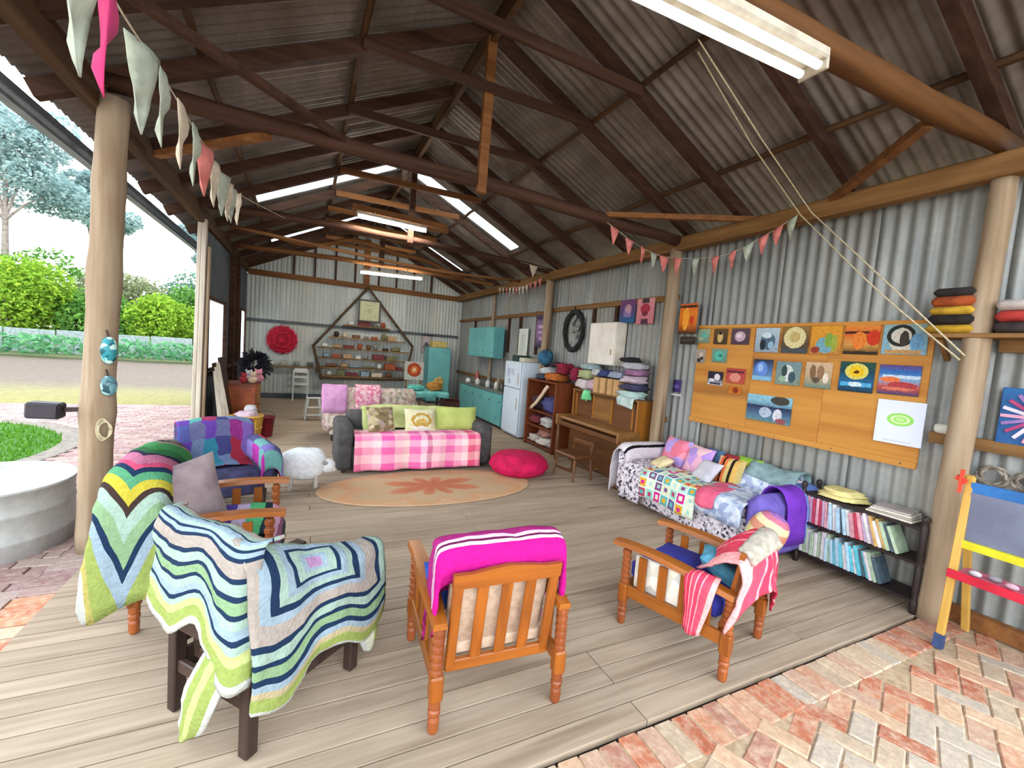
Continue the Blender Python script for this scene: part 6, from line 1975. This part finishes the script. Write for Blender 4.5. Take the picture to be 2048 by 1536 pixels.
def bush(x, y, h, rx, ry, m, label, seed, sz=.16, n=5400, z0=-.1):
    rs = random.Random(seed)
    x, y, h, rx, ry, sz = (q*1.28 for q in (x, y, h, rx, ry, sz))
    n = int(n*1.3)
    t = thing('garden_shrub', label, 'shrub', (x, y, z0), 0, 'shrubs beyond the lawn')
    mb = MB()
    for k in range(6):
        c = (rs.uniform(-.55, .55)*rx, rs.uniform(-.5, .5)*ry, h*rs.uniform(.35, .66))
        leaves(mb, c, (rx*rs.uniform(.42, .6), ry*.6, h*rs.uniform(.3, .42)), n//6, sz*.55, rs)
    mb.obj('foliage', m, t)['kind'] = 'stuff'
    st = MB()
    for k in range(3):
        st.tube([(rs.uniform(-.1, .1), 0, 0), (rs.uniform(-.3, .3)*rx, 0, h*.5)], [.05, .02], 6)
    st.obj('stem', m_trunk, t)

bush(-12.6, 24.5, 4.6, 2.6, 2, L_blue, 'grey-green shrub at the left edge of the view', 11, .2)
bush(-9.6, 22.0, 3.7, 2.1, 1.6, L_lime, 'bright lime shrub left of the knotty post', 12, .17)
bush(-7.6, 23.0, 2.7, 1.9, 1.5, L_green, 'dark green rounded shrub low at the left', 13, .17)
bush(-7.2, 25.5, 3.9, 2.3, 1.5, L_olive, 'olive twiggy shrub just left of the knotty post', 14, .17)
bush(-4.6, 24.5, 3.3, 1.9, 1.5, L_green, 'mid green shrub seen right of the knotty post', 15, .17)
bush(-5.4, 22.3, 2.6, 1.5, 1.2, L_lime, 'yellow-green shrub seen between knotty post and plank post', 16, .16)
bush(-10.9, 27.5, 4.4, 3, 1.5, L_green, 'tall green shrub behind the lime one', 17, .2)
bush(-5.0, 29.0, 4.6, 3.2, 1.5, L_blue, 'blue-green shrub behind the yellow-green one', 18, .2)
bush(-2.2, 27.0, 3.6, 2.2, 1.5, L_green, 'green shrub hidden partly by the plank post', 19, .2)
bush(-17.6, 26.5, 4.4, 2.8, 2, L_green, 'green shrub at far left outside the tub', 20, .2)

def gum(x, y, h, crowns, label, seed, lean=0.0):
    rs = random.Random(seed)
    x, y, h, lean = x*1.25, y*1.25, h*1.2, lean*1.2
    crowns = [(a*1.2, b_*1.2, r*1.3) for a, b_, r in crowns]
    t = thing('gum_tree', label, 'tree', (x, y, -.1), 0, 'tall gum trees behind the shrubs')
    MB().tube(spline([(0, 0, 0), (lean*.3, 0, h*.35), (lean*.6, .1, h*.7), (lean, 0, h)], 12), [.26-.018*i for i in range(13)], 8).obj('trunk', m_trunk, t, True)
    br = MB()
    lv = MB()
    for (cx, cz, r) in crowns:
        br.tube(spline([(lean*.5, 0, h*.55), (cx*.5, 0, (h*.6+cz)/2), (cx, 0, cz)], 5), [.1, .08, .06, .05, .04, .03], 6)
        for k in range(5):
            leaves(lv, (cx+rs.uniform(-.6, .6)*r, rs.uniform(-.5, .5)*r, cz+rs.uniform(-.4, .4)*r), (r*.5, r*.5, r*.36), 620, .15, rs)
    br.obj('branch', m_trunk, t)
    lv.obj('foliage', L_gum, t)['kind'] = 'stuff'
gum(-13.2, 30, 11, [(-1.0, 11.5, 2.2), (1.3, 10.2, 2.0), (-2.2, 8.2, 2.3), (1.8, 7.6, 2.0), (.2, 8.8, 2.0)], 'large spreading gum tree with blue-grey crown at upper left', 31)
gum(-10.9, 33, 8.2, [(-.6, 8.6, 1.6), (.8, 7.4, 1.5), (.2, 9.0, 1.5)], 'gum tree just left of the knotty post with pale trunk', 32, .3)
gum(-20.5, 34, 10, [(0, 9.5, 2.6), (2, 7.6, 2.0), (-1, 11, 2.2)], 'gum tree at the far left edge behind the spreading one', 33)
gum(-6.6, 36, 7.8, [(-.3, 7.8, 1.2), (.5, 6.6, 1.1)], 'slim gum tree seen right of the knotty post', 34)
gum(-4.6, 38, 6.0, [(0, 6.6, 1.0), (-.5, 5.6, .9)], 'small distant gum tree beside the plank post', 35)

# vegetable bed: low leafy strip, pale sheeting edge behind it
veg = MB()
rs = random.Random(3)
for k in range(40):
    leaves(veg, (-19+k*.48, 24.2+rs.uniform(-.4, .4), .45), (.46, .8, .42), 90, .13, rs)
o = veg.obj('vegetable_bed', L_veg, loc=(0, 0, 0))
tag(o, 'strip of low leafy vegetables along the far edge of the dirt yard', 'vegetables', kind='stuff')
w = thing('garden_edging', 'low pale sheet edging behind the leafy vegetable strip', 'edging', (-6.5, 26.0, 0))
for k in range(9):
    MB().box((-7.5+k*1.65, 0, .5), (1.6, .05, 1.0+.05*(k % 2)), None, .01).obj('edging_sheet', plain('pale_edging', '#878f8e', '#687474', .6), w)

# lawn circle
lawn = MB()
n = 48
lawn.add([(LC.x, LC.y, .02)] + [(LC.x+1.97*math.cos(2*PI*k/n), LC.y+1.97*math.sin(2*PI*k/n), -.005) for k in range(n)], [(0, 1+k, 1+(k+1) % n) for k in range(n)])
lo = lawn.obj('lawn_circle', plain('lawn_soil_green', '#3f6a1d', '#315716', .95, 14))
tag(lo, 'round patch of bright green lawn in the courtyard', 'lawn')
gb = MB()
rs = random.Random(5)
for k in range(9000):
    a, r = rs.random()*2*PI, 1.97*math.sqrt(rs.random())
    p = Vector((LC.x+r*math.cos(a), LC.y+r*math.sin(a), -.008+.022*(1-r/1.97)))
    d = Vector((rs.uniform(-.02, .02), rs.uniform(-.02, .02), rs.uniform(.035, .07)))
    sd = Vector((rs.uniform(-1, 1), rs.uniform(-1, 1), 0)).normalized()*.008
    gb.add([p-sd, p+sd, p+d], [(0, 1, 2)])
g = gb.obj('grass_blades', leafmat('grass_blade', '#61922c', '#40701d'), lo, world=True)
g['kind'] = 'stuff'
